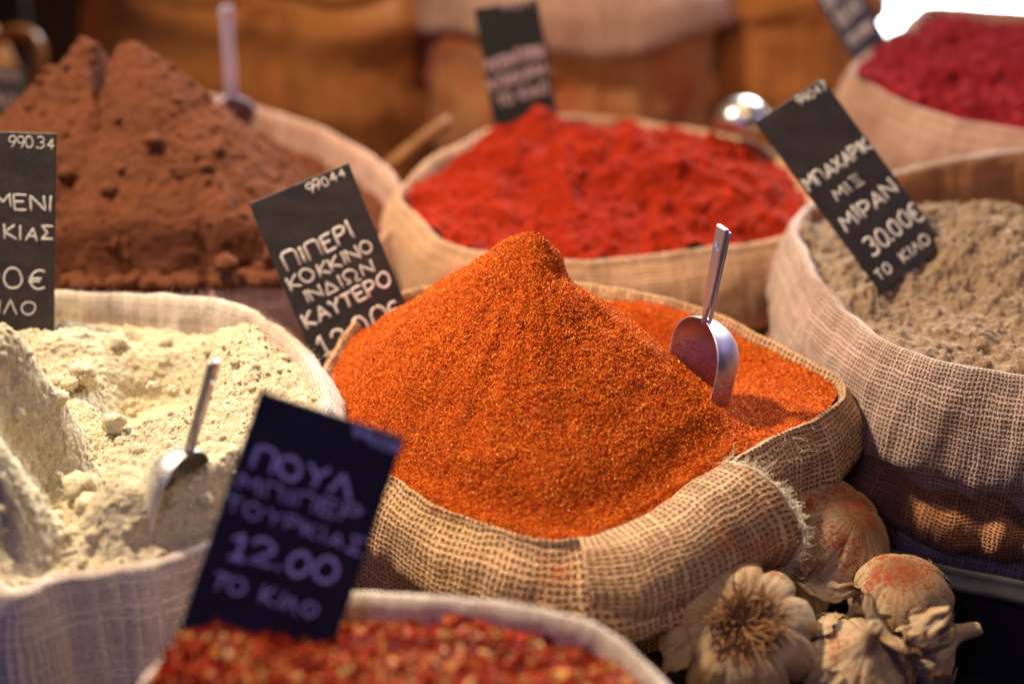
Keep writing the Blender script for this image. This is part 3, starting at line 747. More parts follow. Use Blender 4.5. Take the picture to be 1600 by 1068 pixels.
# cocoa coloured powder with a split peak
AP3 = (-.392, 1.56)
pk1 = at_t(140, 66, 1.565); pk2 = at_t(206, 68, 1.565)
sl3 = angles([(-90, .92), (-150, .84), (180, .80), (90, 1.3), (45, 1.25), (10, 1.02), (-10, .78), (-45, .80)])
def h_cocoa(x, y, zb, t):
    z1 = zcone(x, y, pk1[0], pk1[1], pk1[2], sl3, .006); z2 = zcone(x, y, pk2[0], pk2[1], pk2[2], sl3, .009)
    z = smax(z1, z2, .003)
    crx = (pk1[0] + pk2[0]) / 2 - .004 + .006 * np.sin((y - AP3[1]) * 60)
    z = z - .030 * np.exp(-((x - crx) / .006) ** 2) * sstep(-.10, .0, y - AP3[1]) - .006 * np.exp(-((x - crx) / .012) ** 2) * sstep(-.2, -.02, y - AP3[1])
    fl = zb + .0 * x
    hx, hy = xy(322, 405, .40)
    z = smax(z, fl, .015)
    z = z - .018 * bell(x, y, hx, hy, .008, .02)
    e = sstep(.86, 1, t)
    return z * (1 - e) + e * np.minimum(z, zb)
def lumps_cocoa(g, V, F):
    r = np.random.default_rng(8); P = scatter_pts(V, F, 350, 9)
    for i, p in enumerate(P):
        lump(g, p, .0025 + .008 * r.random() ** 5, i + 2000)
    for k in range(220):
        u = r.uniform(90, 470); v = 448 - 26 * abs(r.normal()) - 0.06 * max(0, u - 300)
        lump(g, at_z(u, v, .384), .003 + .009 * r.random() ** 2, k + 4000)
    for u, v, s in [(388, 372, .018), (352, 412, .012), (430, 400, .013), (300, 385, .012), (128, 322, .010)]:
        lump(g, at_z(u, v, .405) , s, u + 9000., rough=.3)
add_heap('spice_heap', 'cocoa brown powder heap with a split double peak, at upper left', 'spice', C3, AP3, 300, 600, h_cocoa, [M['cocoa']],
         [(14, .006, 3, 21, 0), (50, .0036, 4, 22, .3), (140, .0020, 3, 23, .3)], extra=lumps_cocoa)

# bright red powder
AP4 = (.07, 1.62)
def h_red(x, y, zb, t):
    z = zb + .032 * bell(x, y, AP4[0] - .045, AP4[1] + .03, .075, .10) + .036 * bell(x, y, .19, 1.60, .12, .12) * (1 - t) ** .3 + .022 * (1 - t)
    e = sstep(.85, 1, t); return z * (1 - e) + zb * e
add_heap('spice_heap', 'bright scarlet powder in a rough low mound behind the orange cone', 'spice', C4, AP4, 280, 560, h_red, [M['red']],
         [(15, .015, 3, 31, 0), (44, .0062, 4, 32, .4), (150, .0022, 3, 33, .4)])
# tan powder
AP5 = xy(1560, 410, .40)
def h_tan(x, y, zb, t):
    z = zb + .062 * bell(x, y, *xy(1570, 420, .40), .11, .10) - .012 * bell(x, y, *xy(1440, 500, .41), .05)
    e = sstep(.85, 1, t); return z * (1 - e) + zb * e
add_heap('spice_heap', 'tan powder with a soft mound, in the grey brown sack at right', 'spice', C5, AP5, 320, 640, h_tan, [M['tan']],
         [(18, .012, 4, 41, 0), (60, .005, 4, 42, .5), (190, .0018, 3, 43, .5)])
# crimson powder
AP6 = (.62, 1.86)
def h_sumac(x, y, zb, t):
    z = zb + .028 * (1 - t ** 2); e = sstep(.88, 1, t); return z * (1 - e) + zb * e
add_heap('spice_heap', 'dark crimson powder filling the sack in the top right corner', 'spice', C6, AP6, 260, 520, h_sumac, [M['purple']],
         [(22, .012, 4, 51, 0), (70, .008, 4, 52, .4), (180, .003, 3, 53, .5)])
# chilli flakes
AP7 = xy(600, 1120, .41)
def h_chilli(x, y, zb, t):
    z = zb + .019 * (1 - t ** 2) + .004 * bell(x, y, *xy(440, 965, .40), .05) - .004 * bell(x, y, *xy(800, 990, .40), .05)
    e = sstep(.9, 1, t); return z * (1 - e) + zb * e
def flakes(g, V, F):
    grains_on(15000, (.0035, .0105), 300, 1, .22)(g, V + np.array([0, 0, .0008]), F)
    grains_on(6000, (.002, .004), 320, 1, .5)(g, V + np.array([0, 0, .0015]), F)
add_heap('spice_heap', 'dark red chilli flakes mixed with yellow seeds, at the bottom edge', 'spice', C7, AP7, 160, 400, h_chilli, [M['flake_bed'], M['flake']],
         [(25, .006, 3, 61, 0), (110, .003, 3, 62, .3)], extra=flakes)
# what fills the tall sacks at the back
def h_flat(x, y, zb, t): return zb + .02 * (1 - t ** 2)
M['seed_fill'] = powder('brown_seed', (0.16, 0.075, 0.03), (0.24, 0.12, 0.05), (0.32, 0.18, 0.08), 200, 20, 1.0, .004)
for C_, lb in ((CA, 'brown seeds filling the tall plain amber sack'), (CB, 'brown seeds filling the wide rosy cuffed sack'), (CC_, 'brown seeds filling the folded amber sack')):
    add_heap('spice_heap', lb, 'spice', C_, (C_[:, 0].mean(), C_[:, 1].mean()), 60, 200, h_flat, [M['seed_fill']], [(30, .004, 3, 71, 0)])

# ------------------------------------------------------------------ price signs
def board(name, c, speck, amt, rough=0.55):
    k = NT(name)
    a = k.noise(900, 2, 0.6); b = k.noise(30, 4, 0.6)
    base_ = k.ramp(b, [(0.3, tuple(x * 0.75 for x in c)), (0.7, tuple(x * 1.3 for x in c))])
    col = k.mix(k.rng(a, 0.72 - amt, 0.80 - amt * 0.5), base_, speck)
    mp = k.n('ShaderNodeMapping'); mp.inputs['Scale'].default_value = (14, 40, 60); mp.inputs['Rotation'].default_value = (.3, .5, .4); k.l(k.obj(), mp.inputs['Vector'])
    sm = k.noise(1.0, 5, 0.7, mp.outputs[0]); col = k.mix(k.rng(sm, .50, .80, 0, .22), col, speck)
    return k.done(col, rough, 0, k.bump(a, 0.15, 0.0004), 0.3)
def ink(name, c):
    k = NT(name)
    n = k.noise(500, 4, 0.7)
    return k.done(k.ramp(n, [(0.30, tuple(x * 0.6 for x in c)), (0.55, c)]), 0.9, 0, k.bump(n, 0.3, 0.0004), 0.1)
M['board'] = board('slate_board', (0.022, 0.018, 0.016), (0.16, 0.11, 0.06), 0.03)
M['board_dusty'] = board('dusty_slate_board', (0.028, 0.023, 0.018), (0.22, 0.16, 0.08), 0.09)
M['board_navy'] = board('blue_black_board', (0.006, 0.007, 0.024), (0.03, 0.025, 0.04), 0.0, 0.7)
M['board_black'] = board('black_board', (0.006, 0.0045, 0.005), (0.02, 0.012, 0.01), 0.0, 0.8)
M['board_grey'] = board('glossy_grey_board', (0.06, 0.06, 0.07), (0.1, 0.1, 0.1), 0.0, 0.22)
M['chalk'] = ink('white_chalk', (0.72, 0.68, 0.62))
M['chalk_blue_lit'] = ink('blue_lit_chalk', (0.46, 0.48, 1.0))  # white chalk with the blue fill light put into its colour
M['chalk_dim'] = ink('faded_pink_chalk', (0.30, 0.20, 0.22))
N_, C_c, PR, U_ = 'product_name', 'product_code', 'price', 'unit_text'
make_sign('slate sign reading ΠΙΠΕΡΙ ΚΟΚΚΙΝΟ ΙΝΔΙΩΝ ΚΑΥΤΕΡΟ 12.00, tilted beside the orange cone', (388, 318), 1.345, .1025, .215, 21.8, -3, 4,
          [(C_c, '99044', .0565, .2025, .0088, .0390, 1), (N_, 'ΠΙΠΕΡΙ', .0105, .1425, .0155, .0720, 4), (N_, 'ΚΟΚΚΙΝΟ', .0070, .1235, .0118, .0880, 4.2), (N_, 'ΙΝΔΙΩΝ', .0165, .1070, .0112, .0700, 3.4),
           (N_, 'ΚΑΥΤΕΡΟ', .0070, .0845, .0135, .0910, 5.4), (PR, '12.00€', .0110, .0540, .0195, .0870, 4)], M['board'], M['chalk'], .00135, 1)
make_sign('blue black sign with violet lit writing ΠΟΥΛ ΜΠΙΠΕΡ ΤΟΥΡΚΙΑΣ 12.00, stuck in the chilli flakes', (407, 609), .905, .0965, .172, -18.6, 4, -2,
          [(C_c, '99028', .0640, .1625, .0060, .0300, -3), (N_, 'ΠΟΥΛ', .0105, .1245, .0130, .0650, 0), (N_, 'ΜΠΙΠΕΡ', .0060, .1085, .0100, .0790, 1), (N_, 'ΤΟΥΡΚΙΑΣ', .0030, .0940, .0086, .0900, -1),
           (PR, '12.00', .0140, .0665, .0150, .0690, 2), (U_, 'ΤΟ ΚΙΛΟ', .0100, .0440, .0098, .0680, 1)], M['board_navy'], M['chalk_blue_lit'], .00125, 2)
make_sign('speckled slate sign with thin white writing cut off by the left edge of the photo', (-93, 202), 1.30, .0975, .206, -2.0, 0, 4,
          [(C_c, '99034', .0575, 0.1936, .0092, .0380, -2), (N_, 'ΜΕΝΙ', .0457, 0.1414, .0118, .0490, -1), (N_, 'ΚΙΑΣ', .0554, 0.1158, .0118, .0400, -1),
           (PR, '00€', .0338, 0.0753, .0170, .0560, -1), (U_, 'ΚΙΛΟ', .0375, 0.0521, .0110, .0440, -1)], M['board_dusty'], M['chalk'], .00085, 3, size=1.083)
make_sign('slate sign reading ΜΠΑΧΑΡΙΚ ΜΙΞ ΜΙΡΑΝ 30.00€, leaning over the tan powder', (1181, 190), 1.385, .0945, .206, 34.0, 22, -4,
          [(C_c, '99047', .0520, .1945, .0086, .0405, 0), (N_, 'ΜΠΑΧΑΡΙΚ', .0025, .1200, .0132, .0900, 0), (N_, 'ΜΙΞ', .0220, .0970, .0118, .0370, 0), (N_, 'ΜΙΡΑΝ', .0090, .0680, .0150, .0770, 1),
           (PR, '30.00€', .0170, .0335, .0180, .0750, 1), (U_, 'ΤΟ', .0070, .0100, .0105, .0190, 2), (U_, 'ΚΙΛΟ', .0420, .0105, .0108, .0410, 1)], M['board'], M['chalk'], .0015, 4)
make_sign('black sign with three faded lines of writing, behind the bright red powder', (741, 14), 1.735, .0790, .190, 10.0, 6, 2,
          [(C_c, '99041', .034, .182, .009, .036, 3), (N_, 'ΠΙΠΕΡΙ', .004, .1100, .0140, .036, 8), (N_, 'ΓΛΥΚΙΑ', .043, .1160, .0160, .034, 6), (N_, 'ΚΟΚΚΙΝΗ', .004, .0880, .0140, .072, 8), (U_, 'ΤΟ ΚΙΛΟ', .010, .068, .0130, .064, 6)], M['board_black'], M['chalk_dim'], .0019, 5)
make_sign('glossy grey blue sign leaning across the crimson powder at the top right', (1252, -45), 1.82, .0700, .165, 41.0, 26, 14,
          [(N_, 'ΣΟΥΜΑΚ', .006, .104, .017, .056, 0), (PR, '18.00', .008, .075, .019, .050, 0), (U_, 'ΤΟ ΚΙΛΟ', .008, .045, .013, .050, 0)], M['board_grey'], M['chalk'], .0019, 6)
make_sign('dusty dark sign in the far left corner behind the brown powder', (-75, 100), 1.80, .0950, .120, -4.0, 0, 4,
          [(C_c, '99031', .050, .106, .009, .036, 0), (N_, 'ΚΑΚΑΟ', .012, .070, .016, .070, 0)], M['board_dusty'], M['chalk_dim'], .0016, 7)

# ------------------------------------------------------------------ metal scoops
def metal(name, c, rough, dust=None, amt=0.0, zlim=None, mt=1.0):
    k = NT(name)
    n = k.noise(60, 5, 0.65); n2 = k.noise(420, 3, 0.6)
    col = k.mix(k.rng(n, 0.35, 0.7, 0.0, 0.5), c, tuple(x * 0.55 for x in c))
    if dust:
        sep = k.n('ShaderNodeSeparateXYZ'); k.l(k.obj(), sep.inputs[0])
        low = k.rng(sep.outputs[2], zlim + .03, zlim - .035)
        m_ = k.math('MULTIPLY', k.rng(k.math('ADD', k.math('MULTIPLY', low, .55), n2), .72, .95), amt)
        col = k.mix(m_, col, dust)
        k.l(k.math('SUBTRACT', 1.0, m_), k.b.inputs['Metallic'])
        r = k.math('MULTIPLY_ADD', m_, 0.5, k.math('MULTIPLY_ADD', n, 0.25, rough - 0.1))
    else:
        r = k.math('MULTIPLY_ADD', n, 0.25, rough - 0.1)
    met = k.b.inputs['Metallic'].links[0].from_socket if dust else None
    m = k.done(col, r, 1.0, k.bump(n2, 0.12, 0.0004), 0.5)
    if met is not None: k.l(met, k.b.inputs['Metallic'])
    m.node_tree.nodes['Principled BSDF'].inputs['Metallic'].default_value = 1.0 if dust else mt
    return m
M['steel_dusted'] = metal('dusted_steel', (0.60, 0.56, 0.70), 0.44, (0.50, 0.12, 0.015), 1.0, .045)  # violet in the base colour stands in for reflected cool daylight
M['steel'] = metal('steel', (0.66, 0.60, 0.82), 0.40, mt=0.45)  # violet reflection painted into the base colour here too
M['steel_cream'] = metal('cream_dusted_steel', (0.66, 0.66, 0.66), 0.40, (0.74, 0.66, 0.46), 1.0, .05)
M['steel_bright'] = metal('polished_steel', (0.62, 0.56, 0.52), 0.30)
def scoop_parts(mat_, R=.032, L=.078, H=.088, w0=.0085, w1=.0140, root=None, amax=96):
    ns, na = 40, 48; th = .0011
    s_ = np.linspace(0.004, 1, ns); a = np.radians(np.linspace(-amax, amax, na))
    rr = R * np.where(s_ < .42, np.sqrt(np.clip(1 - (1 - s_ / .42) ** 2, 0, 1)), 1.0) * (1 - .06 * s_)
    rows = []
    for s1, r1 in zip(s_, rr):
        z = L * (1 - s1)
        out = np.stack([r1 * np.sin(a), r1 * np.cos(a) * .92 , np.full(na, z)], 1)
        ri = max(r1 - th, r1 * .3)
        inn = np.stack([ri * np.sin(a[::-1]), ri * np.cos(a[::-1]) * .92, np.full(na, z - th * .6)], 1)
        # the mouth is cut back at an angle, longest in the middle
        rows.append(np.concatenate([out, inn]))
    V = np.concatenate(rows); n = 2 * na
    F = [grid_faces(ns, n)]
    i = np.arange(na - 1); b = (ns - 1) * n
    F.append(np.stack([b + i, b + i + 1, b + n - 2 - i, b + n - 1 - i], -1))
    g = Geo(); g.add(V, F); bl = build_geo('blade', g, [mat_], (0, 0, 0), root)
    # flat handle with a hanging hole and folded side flanges
    hz = H - .016; m = 64; hr = .0034
    ang = np.linspace(0, 2 * math.pi, m, endpoint=False)
    hole = np.stack([hr * np.cos(ang), hz + hr * 1.25 * np.sin(ang)], 1)
    outl = []
    for t in ang:
        dx, dz = math.cos(t), math.sin(t); best = 1e9
        # rays against the tapering outline
        for sgn in (1, -1):
            # x = sgn*(w0 + (w1-w0)*z/H)/2
            k = (w1 - w0) / H / 2
            den = sgn * dx - k * dz
            if den > 1e-9: best = min(best, (w0 / 2 + k * hz) / den)
        if dz > 1e-9: best = min(best, (H - hz) / dz)
        if dz < -1e-9: best = min(best, -hz / dz)
        outl.append((dx * best, hz + dz * best))
    outl = np.array(outl); t2 = .0022
    bx = .0009
    P = lambda q, y: np.stack([q[:, 0], np.full(m, y), q[:, 1] + L - .004], 1)
    cen = np.array([0, H * .5])
    inner = outl + np.clip(cen - outl, -bx, bx)
    V = np.concatenate([P(hole, -t2), P(inner, -t2), P(outl, -t2 + bx), P(outl, t2 - bx), P(inner, t2), P(hole, t2)])
    F = grid_faces(6, m); j = np.arange(m); j2 = (j + 1) % m
    F = np.concatenate([F, np.stack([5 * m + j, 5 * m + j2, j2, j], -1)])
    g = Geo(); g.add(V, F, 0, False)
    for sgn in (1, -1):
        p = [(sgn * w0 / 2 * .94, .0032, L - .003), (sgn * w1 / 2 * .94, .0032, L + H - .007)]
        p = np.linspace(p[0], p[1], 12); VV, FF = tube(p, .0016, 8); g.add(VV, FF)
    build_geo('handle', g, [mat_], (0, 0, 0), root)
def make_scoop(label, loc, yaw, lean, mat_, scale=1.0, **kw):
    root = thing('metal_scoop', loc, label, 'scoop', 'metal spice scoops')
    scoop_parts(mat_, root=root, **kw)
    root.scale = (scale,) * 3
    q = Vector((0, 0, 1)).rotation_difference(Vector(lean).normalized())
    root.rotation_mode = 'QUATERNION'
    root.rotation_quaternion = q @ Matrix.Rotation(math.radians(yaw), 3, 'Z').to_quaternion()
    return root
p = at_z(1074, 622, .385); 
make_scoop('metal scoop with a holed flat handle, standing in the orange powder', (p[0], p[1], p[2] - .008), -66, (.13, .02, 1), M['steel_dusted'], 1.0, R=.039, L=.082)
p = at_z(280, 792, .385)
make_scoop('scoop with a thin handle standing in the cream powder', (p[0] - .008, p[1], p[2] - .016), 62, (.34, .0, 1), M['steel_cream'], .95, w0=.006, w1=.0075, R=.030, L=.070)
p = at_z(362, 176, .452)
make_scoop('scoop with only its pale slim handle showing, at the back of the brown powder', (p[0], p[1], p[2] - .062), 20, (.02, .03, 1), M['steel'], 1.05, w0=.012, w1=.014, H=.112)
# round ladle half buried in the red powder
root = thing('metal_ladle', at_z(1160, 190, .462), 'shiny round metal ladle bowl half buried in bright red powder beside a sign', 'ladle')
nt, nl = 24, 40; rows = []
for sgn, r in ((1, .034), (-1, .0326)):
    ts = np.linspace(.02, math.pi * .55, nt)[::sgn]
    for t in ts: rows.append([[r * math.sin(t) * math.cos(a), r * math.sin(t) * math.sin(a), r * .9 * math.cos(t)] for a in np.linspace(0, 2 * math.pi, nl, endpoint=False)])
V = np.array(rows).reshape(-1, 3)
build('bowl', V, grid_faces(2 * nt, nl), [M['steel_bright']], (0, 0, 0), root)
V, F = tube(catmull([(.030, 0, .000), (.05, .0, -.004), (.075, -.005, -.012), (.10, -.01, -.022)], 24, False)[0], .005, 10)
g = Geo(); g.add(V, F); build_geo('handle', g, [M['steel_bright']], (0, 0, 0), root)

# ------------------------------------------------------------------ stick, tub, crate, jug
M['stick'] = flat_mat('pale_wood', (0.24, 0.10, 0.03), 0.6, var=.3, scale=60)
pth, _ = catmull([at_t(560, 300, 1.86), at_t(620, 250, 1.88), at_t(665, 214, 1.90), at_t(700, 190, 1.92)], 30, False)
V, F = tube(pth, .0085, 12); tag(build('wooden_stick', V, F, [M['stick']], pth[0]), 'amber wooden stick poking out between the brown powder sack and the red powder sack', 'stick')
M['tub'] = flat_mat('dark_grey_plastic', (0.030, 0.028, 0.030), 0.45, var=.3, scale=30)
tx, ty = C5[:, 0].mean(), C5[:, 1].mean()
def lathe(prof, n=120, cx=0, cy=0, sx=1, sy=1):
    a = np.linspace(0, 2 * math.pi, n, endpoint=False); P = np.asarray(prof, float)
    V = np.stack([cx + P[:, :1] * np.cos(a) * sx, cy + P[:, :1] * np.sin(a) * sy, np.broadcast_to(P[:, 1:], (len(P), n))], -1)
    return V.reshape(-1, 3), grid_faces(len(P), n)
def cm(pts, n): return catmull([(a, b, 0) for a, b in pts], n, False)[0][:, :2]
NT5 = normals(C5, 60); tp = cm([(-.02, .003), (.015, .004), (.024, .012), (.030, .13), (.0315, .136), (.0315, .146), (.031, .152), (.037, .236), (.045, .239), (.047, .247), (.041, .251), (.032, .244), (.02, .03)], 110)
V = np.stack([C5[None, :, 0] + NT5[None, :, 0] * tp[:, :1], C5[None, :, 1] + NT5[None, :, 1] * tp[:, :1], np.broadcast_to(tp[:, 1:], (len(tp), len(C5)))], -1).reshape(-1, 3); F = grid_faces(len(tp), len(C5))
tag(build('plastic_tub', V, F, [M['tub']], (tx, ty, 0)), 'dark grey tub holding the tan powder sack, at lower right', 'tub')

M['crate'] = flat_mat('dark_crate_wood', (0.07, 0.035, 0.018), 0.75, var=.4, scale=25)
def box(g, x0, x1, y0, y1, z0, z1, m=0, b=.002):
    V = []; 
    for z, s in ((z0, b), (z0 + b, 0), (z1 - b, 0), (z1, b)):
        V += [(x0 + s, y0 + s, z), (x1 - s, y0 + s, z), (x1 - s, y1 - s, z), (x0 + s, y1 - s, z)]
    F = np.concatenate([grid_faces(4, 4), [[3, 2, 1, 0], [12, 13, 14, 15]]]); g.add(V, F, m, False)
root = thing('wooden_crate', (.24, .90, 0), 'low dark crate under the garlic bulbs at lower right', 'crate')
g = Geo()
for i in range(5): box(g, .10, .345, .765 + i * .045, .805 + i * .045, .232, .242)
build_geo('slat_top', g, [M['crate']], (.24, .90, 0), root)
g = Geo(); box(g, .11, .335, .77, .97, .001, .230); build_geo('crate_body', g, [M['crate']], (.24, .90, 0), root)

M['jug'] = flat_mat('amber_glaze', (0.30, 0.11, 0.025), 0.35, var=.4, scale=18)
jp = at_t(10, 150, 2.25)
root = thing('clay_jug', (jp[0], jp[1], 0), 'dark amber jug with a looped handle in the far top left corner', 'jug')
V, F = lathe(cm([(.05, .0), (.10, .003), (.125, .10), (.13, .30), (.10, .42), (.06, .50), (.05, .545), (.058, .57), (.052, .572), (.042, .55)], 80), 80, jp[0] - .09, jp[1])
build('jug_body', V, F, [M['jug']], (jp[0], jp[1], 0), root)
hp = [at_t(-20, 70, 2.22), at_t(18, 52, 2.2), at_t(50, 58, 2.2), at_t(64, 92, 2.2), at_t(58, 122, 2.2), at_t(38, 148, 2.22), at_t(0, 190, 2.24)]
V, F = tube(catmull(hp, 40, False)[0], .011, 14); g = Geo(); g.add(V, F); build_geo('jug_handle', g, [M['jug']], (jp[0], jp[1], 0), root)
# dark boards closing the back of the stall on the left
g = Geo()
for i in range(7): box(g, -1.75 + i * .16, -1.595 + i * .16, 2.80, 2.82, .001, .95)
tag(build_geo('back_board', g, [M['floor']], (-1.2, 2.8, 0)), 'dark planks closing the stall behind the sacks, top left', 'board')

# ------------------------------------------------------------------ garlic
def garlic_mat(name, dust):
    k = NT(name)
    mp = k.n('ShaderNodeMapping'); mp.inputs['Scale'].default_value = (26, 1.6, 1); k.l(k.uv(), mp.inputs['Vector'])
    st = k.noise(2.2, 4, 0.6, mp.outputs[0]); bl = k.noise(45, 5, 0.65)
    c = k.ramp(st, [(0.30, (0.20, 0.12, 0.06)), (0.45, (0.34, 0.24, 0.135)), (0.62, (0.46, 0.36, 0.23)), (0.8, (0.31, 0.21, 0.17))])
    c = k.mix(k.rng(bl, 0.46, 0.68, 0, .7), c, (0.36, 0.20, 0.07))
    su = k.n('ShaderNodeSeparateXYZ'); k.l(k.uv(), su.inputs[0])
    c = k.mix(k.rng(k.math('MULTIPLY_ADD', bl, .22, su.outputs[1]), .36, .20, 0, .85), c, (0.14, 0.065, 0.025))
    cr = k.noise(9, 5, 0.7, mp.outputs[0], 1.2); c = k.mix(k.rng(cr, .60, .66, 0, .55), c, (0.20, 0.11, 0.05))
    if dust > 0:
        ge = k.n('ShaderNodeNewGeometry'); sep = k.n('ShaderNodeSeparateXYZ'); k.l(ge.outputs['Normal'], sep.inputs[0])
        d1 = k.noise(34, 6, 0.75); d2 = k.noise(420, 3, 0.7)
        m_ = k.math('ADD', k.math('MULTIPLY', sep.outputs[2], .15), k.math('MULTIPLY_ADD', d2, .75, k.math('MULTIPLY', d1, .92)))
        c = k.mix(k.math('MULTIPLY', k.rng(m_, 1.20 - dust, 1.30 - dust), .85), c, (0.24, 0.026, 0.003))
    n = k.bump(st, 0.5, 0.0015); n = k.bump(bl, 0.35, 0.0012, n)
    k.b.inputs['Subsurface Weight'].default_value = 0.03; k.b.inputs['Subsurface Radius'].default_value = (.006, .003, .002)
    return k.done(c, 0.72, 0, n, 0.2)
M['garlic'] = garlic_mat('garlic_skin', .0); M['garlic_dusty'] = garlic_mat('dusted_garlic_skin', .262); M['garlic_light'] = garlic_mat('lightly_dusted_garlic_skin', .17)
M['root'] = flat_mat('dry_root', (0.20, 0.095, 0.035), 0.85, var=.4, scale=90)
GP = cm([(.001, .10), (.20, .06), (.40, .03), (.72, .10), (.97, .36), (1.0, .58), (.82, .86), (.50, 1.08), (.25, 1.22), (.16, 1.36), (.14, 1.62), (.10, 1.72), (.01, 1.70)], 90)
GP_ROUND = cm([(.001, .0), (.30, .035), (.58, .13), (.84, .34), (1.0, .64), (.90, .92), (.60, 1.12), (.28, 1.26), (.16, 1.40), (.14, 1.62), (.10, 1.72), (.01, 1.70)], 90)
GP_FLAT = GP
def gsurf(ph, i, R, lobes, amp, seed, off=0.0):
    r, h = GP[i, 0], GP[i, 1]
    w_ = np.exp(-((h - .55) / .45) ** 2)
    lb = 1 - amp * w_ * (1 - np.abs(np.sin(lobes * ph / 2 + .35 * np.sin(ph * 2 + seed)))) ** 2.2
    r = (r * lb + off) * R
    return np.stack([r * np.cos(ph), r * np.sin(ph), h * R * np.ones_like(ph)], -1)
def make_garlic(label, c, R, axis, seed, mat_, lobes=8, amp=.20, flaps=6, roots=0, squash=1.0, spin=0.0):
    global GP
    GP = GP_FLAT if roots or mat_ is not M['garlic_dusty'] else GP_ROUND
    axis = Vector(axis).normalized(); rot = Vector((0, 0, 1)).rotation_difference(axis).to_matrix() @ Matrix.Rotation(spin, 3, 'Z')
    RM = np.array(rot); r = np.random.default_rng(seed)
    cc = np.asarray(c, float); T = lambda V: (V - np.array([0, 0, .55 * R])) * np.array([1, 1, squash]) @ RM.T + cc
    root = thing('garlic_bulb', (cc[0], cc[1], cc[2] - R * .8), label, 'garlic', 'garlic bulbs in the corner')
    base = np.array([cc[0], cc[1], cc[2] - R * .8])
    nph = 160; ph = np.linspace(0, 2 * math.pi, nph + 1)
    V = np.concatenate([gsurf(ph, i, R, lobes, amp, seed) for i in range(len(GP))])
    V = V * (1 + fbm(V / R, 1.6, 4, .5, seed)[:, None] * .05)
    UV = np.stack(np.broadcast_arrays(ph[None] / 6.283, np.linspace(0, 1, len(GP))[:, None]), -1).reshape(-1, 2)
    build('bulb', T(V), grid_faces(len(GP), nph + 1, False), [mat_], base, root, UV)
    for f in range(flaps):
        p0 = r.uniform(0, 6.28); wd = r.uniform(.35, .8); i0 = int(r.uniform(22, 48)); i1 = min(i0 + int(r.uniform(14, 30)), len(GP) - 8)
        m, n = 18, 18; rows = []
        lift = r.uniform(.06, .28); side = r.choice([-1, 1])
        for a in range(m):
            fa = a / (m - 1); i = i0 + (i1 - i0) * fa
            jag = .08 * np.sin(np.linspace(0, 9, n) + f) * fa
            p_ = p0 + wd * (np.linspace(-.5, .5, n)) * (1 - .3 * fa + .1 * math.sin(fa * 7 + f))
            off = .015 + lift * fa ** 2.2 + .10 * np.clip(side * np.linspace(-1, 1, n), 0, 1) ** 2 * r.uniform(.8, 1.2)
            rows.append(gsurf(p_, int(np.clip(i, 0, len(GP) - 1)), R, lobes, amp * .5, seed, off + jag * .3))
        V = np.concatenate(rows); V += r.normal(size=V.shape) * R * .006
        UV = np.stack(np.broadcast_arrays(np.linspace(p0, p0 + wd, n)[None] / 6.283, np.linspace(.2, .8, m)[:, None]), -1).reshape(-1, 2)
        build('skin_flap', T(V), grid_faces(m, n, False), [mat_], base, root, UV)
    if roots:
        g = Geo()
        for q in range(roots):
            a = r.uniform(0, 6.28); rr = r.uniform(.02, .26) * R; d = np.array([math.cos(a) * .9, math.sin(a) * .9, -.55 * r.uniform(.2, 1.2)])
            p = np.array([rr * math.cos(a), rr * math.sin(a), .055 * R]); path = []; c1 = r.normal(size=3) * .5
            for j in range(7):
                path.append(p.copy()); p = p + d * R * r.uniform(.05, .085); d = d + c1 * .22 + r.normal(size=3) * .25; d /= np.linalg.norm(d)
            VV, FF = tube(T(np.array(path)), np.linspace(1, .5, 7) * R * .018, 5); g.add(VV, FF)
        o = build_geo('roots', g, [M['root']], base, root); o['kind'] = 'stuff'
    return root
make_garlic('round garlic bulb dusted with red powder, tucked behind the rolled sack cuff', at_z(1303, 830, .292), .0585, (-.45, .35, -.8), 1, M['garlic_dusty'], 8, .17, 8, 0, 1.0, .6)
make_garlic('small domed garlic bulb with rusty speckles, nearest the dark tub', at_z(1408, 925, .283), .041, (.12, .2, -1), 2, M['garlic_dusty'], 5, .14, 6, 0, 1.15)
make_garlic('largest garlic bulb, its brown root end facing the viewer', at_z(1158, 990, .282), .058, (.05, .62, -.75), 3, M['garlic_light'], 10, .16, 7, 130)
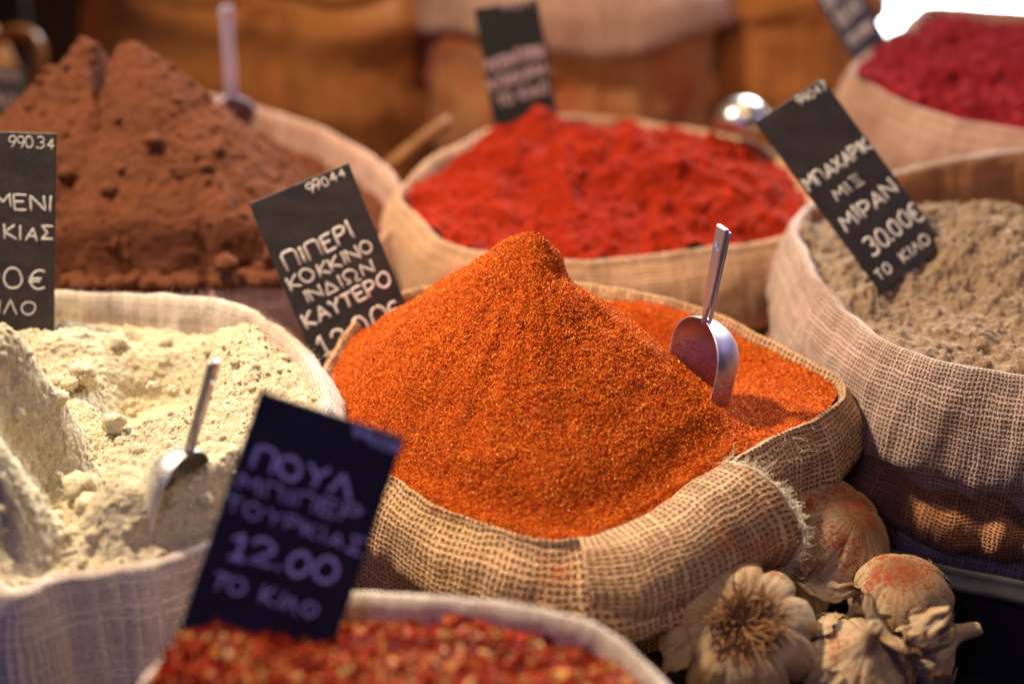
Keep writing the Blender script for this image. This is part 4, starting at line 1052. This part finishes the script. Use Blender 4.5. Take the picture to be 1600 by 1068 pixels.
make_garlic('torn garlic bulb at the bottom edge between the largest and the domed bulb', at_z(1338, 1040, .262), .045, (.1, -.3, .9), 4, M['garlic_light'], 7, .24, 12)
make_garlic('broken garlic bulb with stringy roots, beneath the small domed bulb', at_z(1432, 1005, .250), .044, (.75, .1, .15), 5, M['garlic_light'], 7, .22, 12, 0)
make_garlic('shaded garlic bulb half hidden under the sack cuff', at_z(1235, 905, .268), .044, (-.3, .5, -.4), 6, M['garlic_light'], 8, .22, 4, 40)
# loose papery skins
M['skin'] = M['garlic']
def make_skin(label, c, L, W, rot, curl, seed):
    r = np.random.default_rng(seed); m, n = 26, 20; rows = []
    for a in range(m):
        fa = a / (m - 1) * 2 - 1; ww = W * math.sqrt(max(.02, 1 - fa ** 2 * .9)) * (1 + .1 * math.sin(fa * 9 + seed))
        b = np.linspace(-1, 1, n); th = b * curl
        rows.append(np.stack([ww * np.sin(th) / curl, np.full(n, fa * L) + .004 * np.sin(b * 7 + seed), ww * (1 - np.cos(th)) / curl + .010 * fa ** 2], 1))
    V = np.concatenate(rows); V += fbm(V, 120, 3, .5, seed)[:, None] * .0015
    R_ = np.array(Matrix.Rotation(rot[2], 3, 'Z') @ Matrix.Rotation(rot[1], 3, 'Y') @ Matrix.Rotation(rot[0], 3, 'X'))
    UV = np.stack(np.broadcast_arrays(np.linspace(0, .2, n)[None], np.linspace(0, 1, m)[:, None]), -1).reshape(-1, 2)
    c = np.asarray(c); V = V @ R_.T + c; F = grid_faces(m, n, False)
    V2 = V + np.array([0, 0, -.0005])
    o = build('garlic_skin', V, F, [M['skin']], c, None, UV); tag(o, label, 'garlic skin', 'loose garlic skins')
make_skin('curled pale garlic skin between the domed bulb and the torn bulb', at_z(1385, 985, .296), .026, .013, (.5, .3, .9), -1.0, 1)
make_skin('flat pale garlic skin lying right of the torn bulb', at_z(1445, 985, .296), .022, .014, (.3, .5, -.9), -.8, 2)
make_skin('brown garlic skin in the gap beneath the round dusted bulb', at_z(1290, 930, .285), .024, .013, (.2, -.2, 1.6), .9, 3)
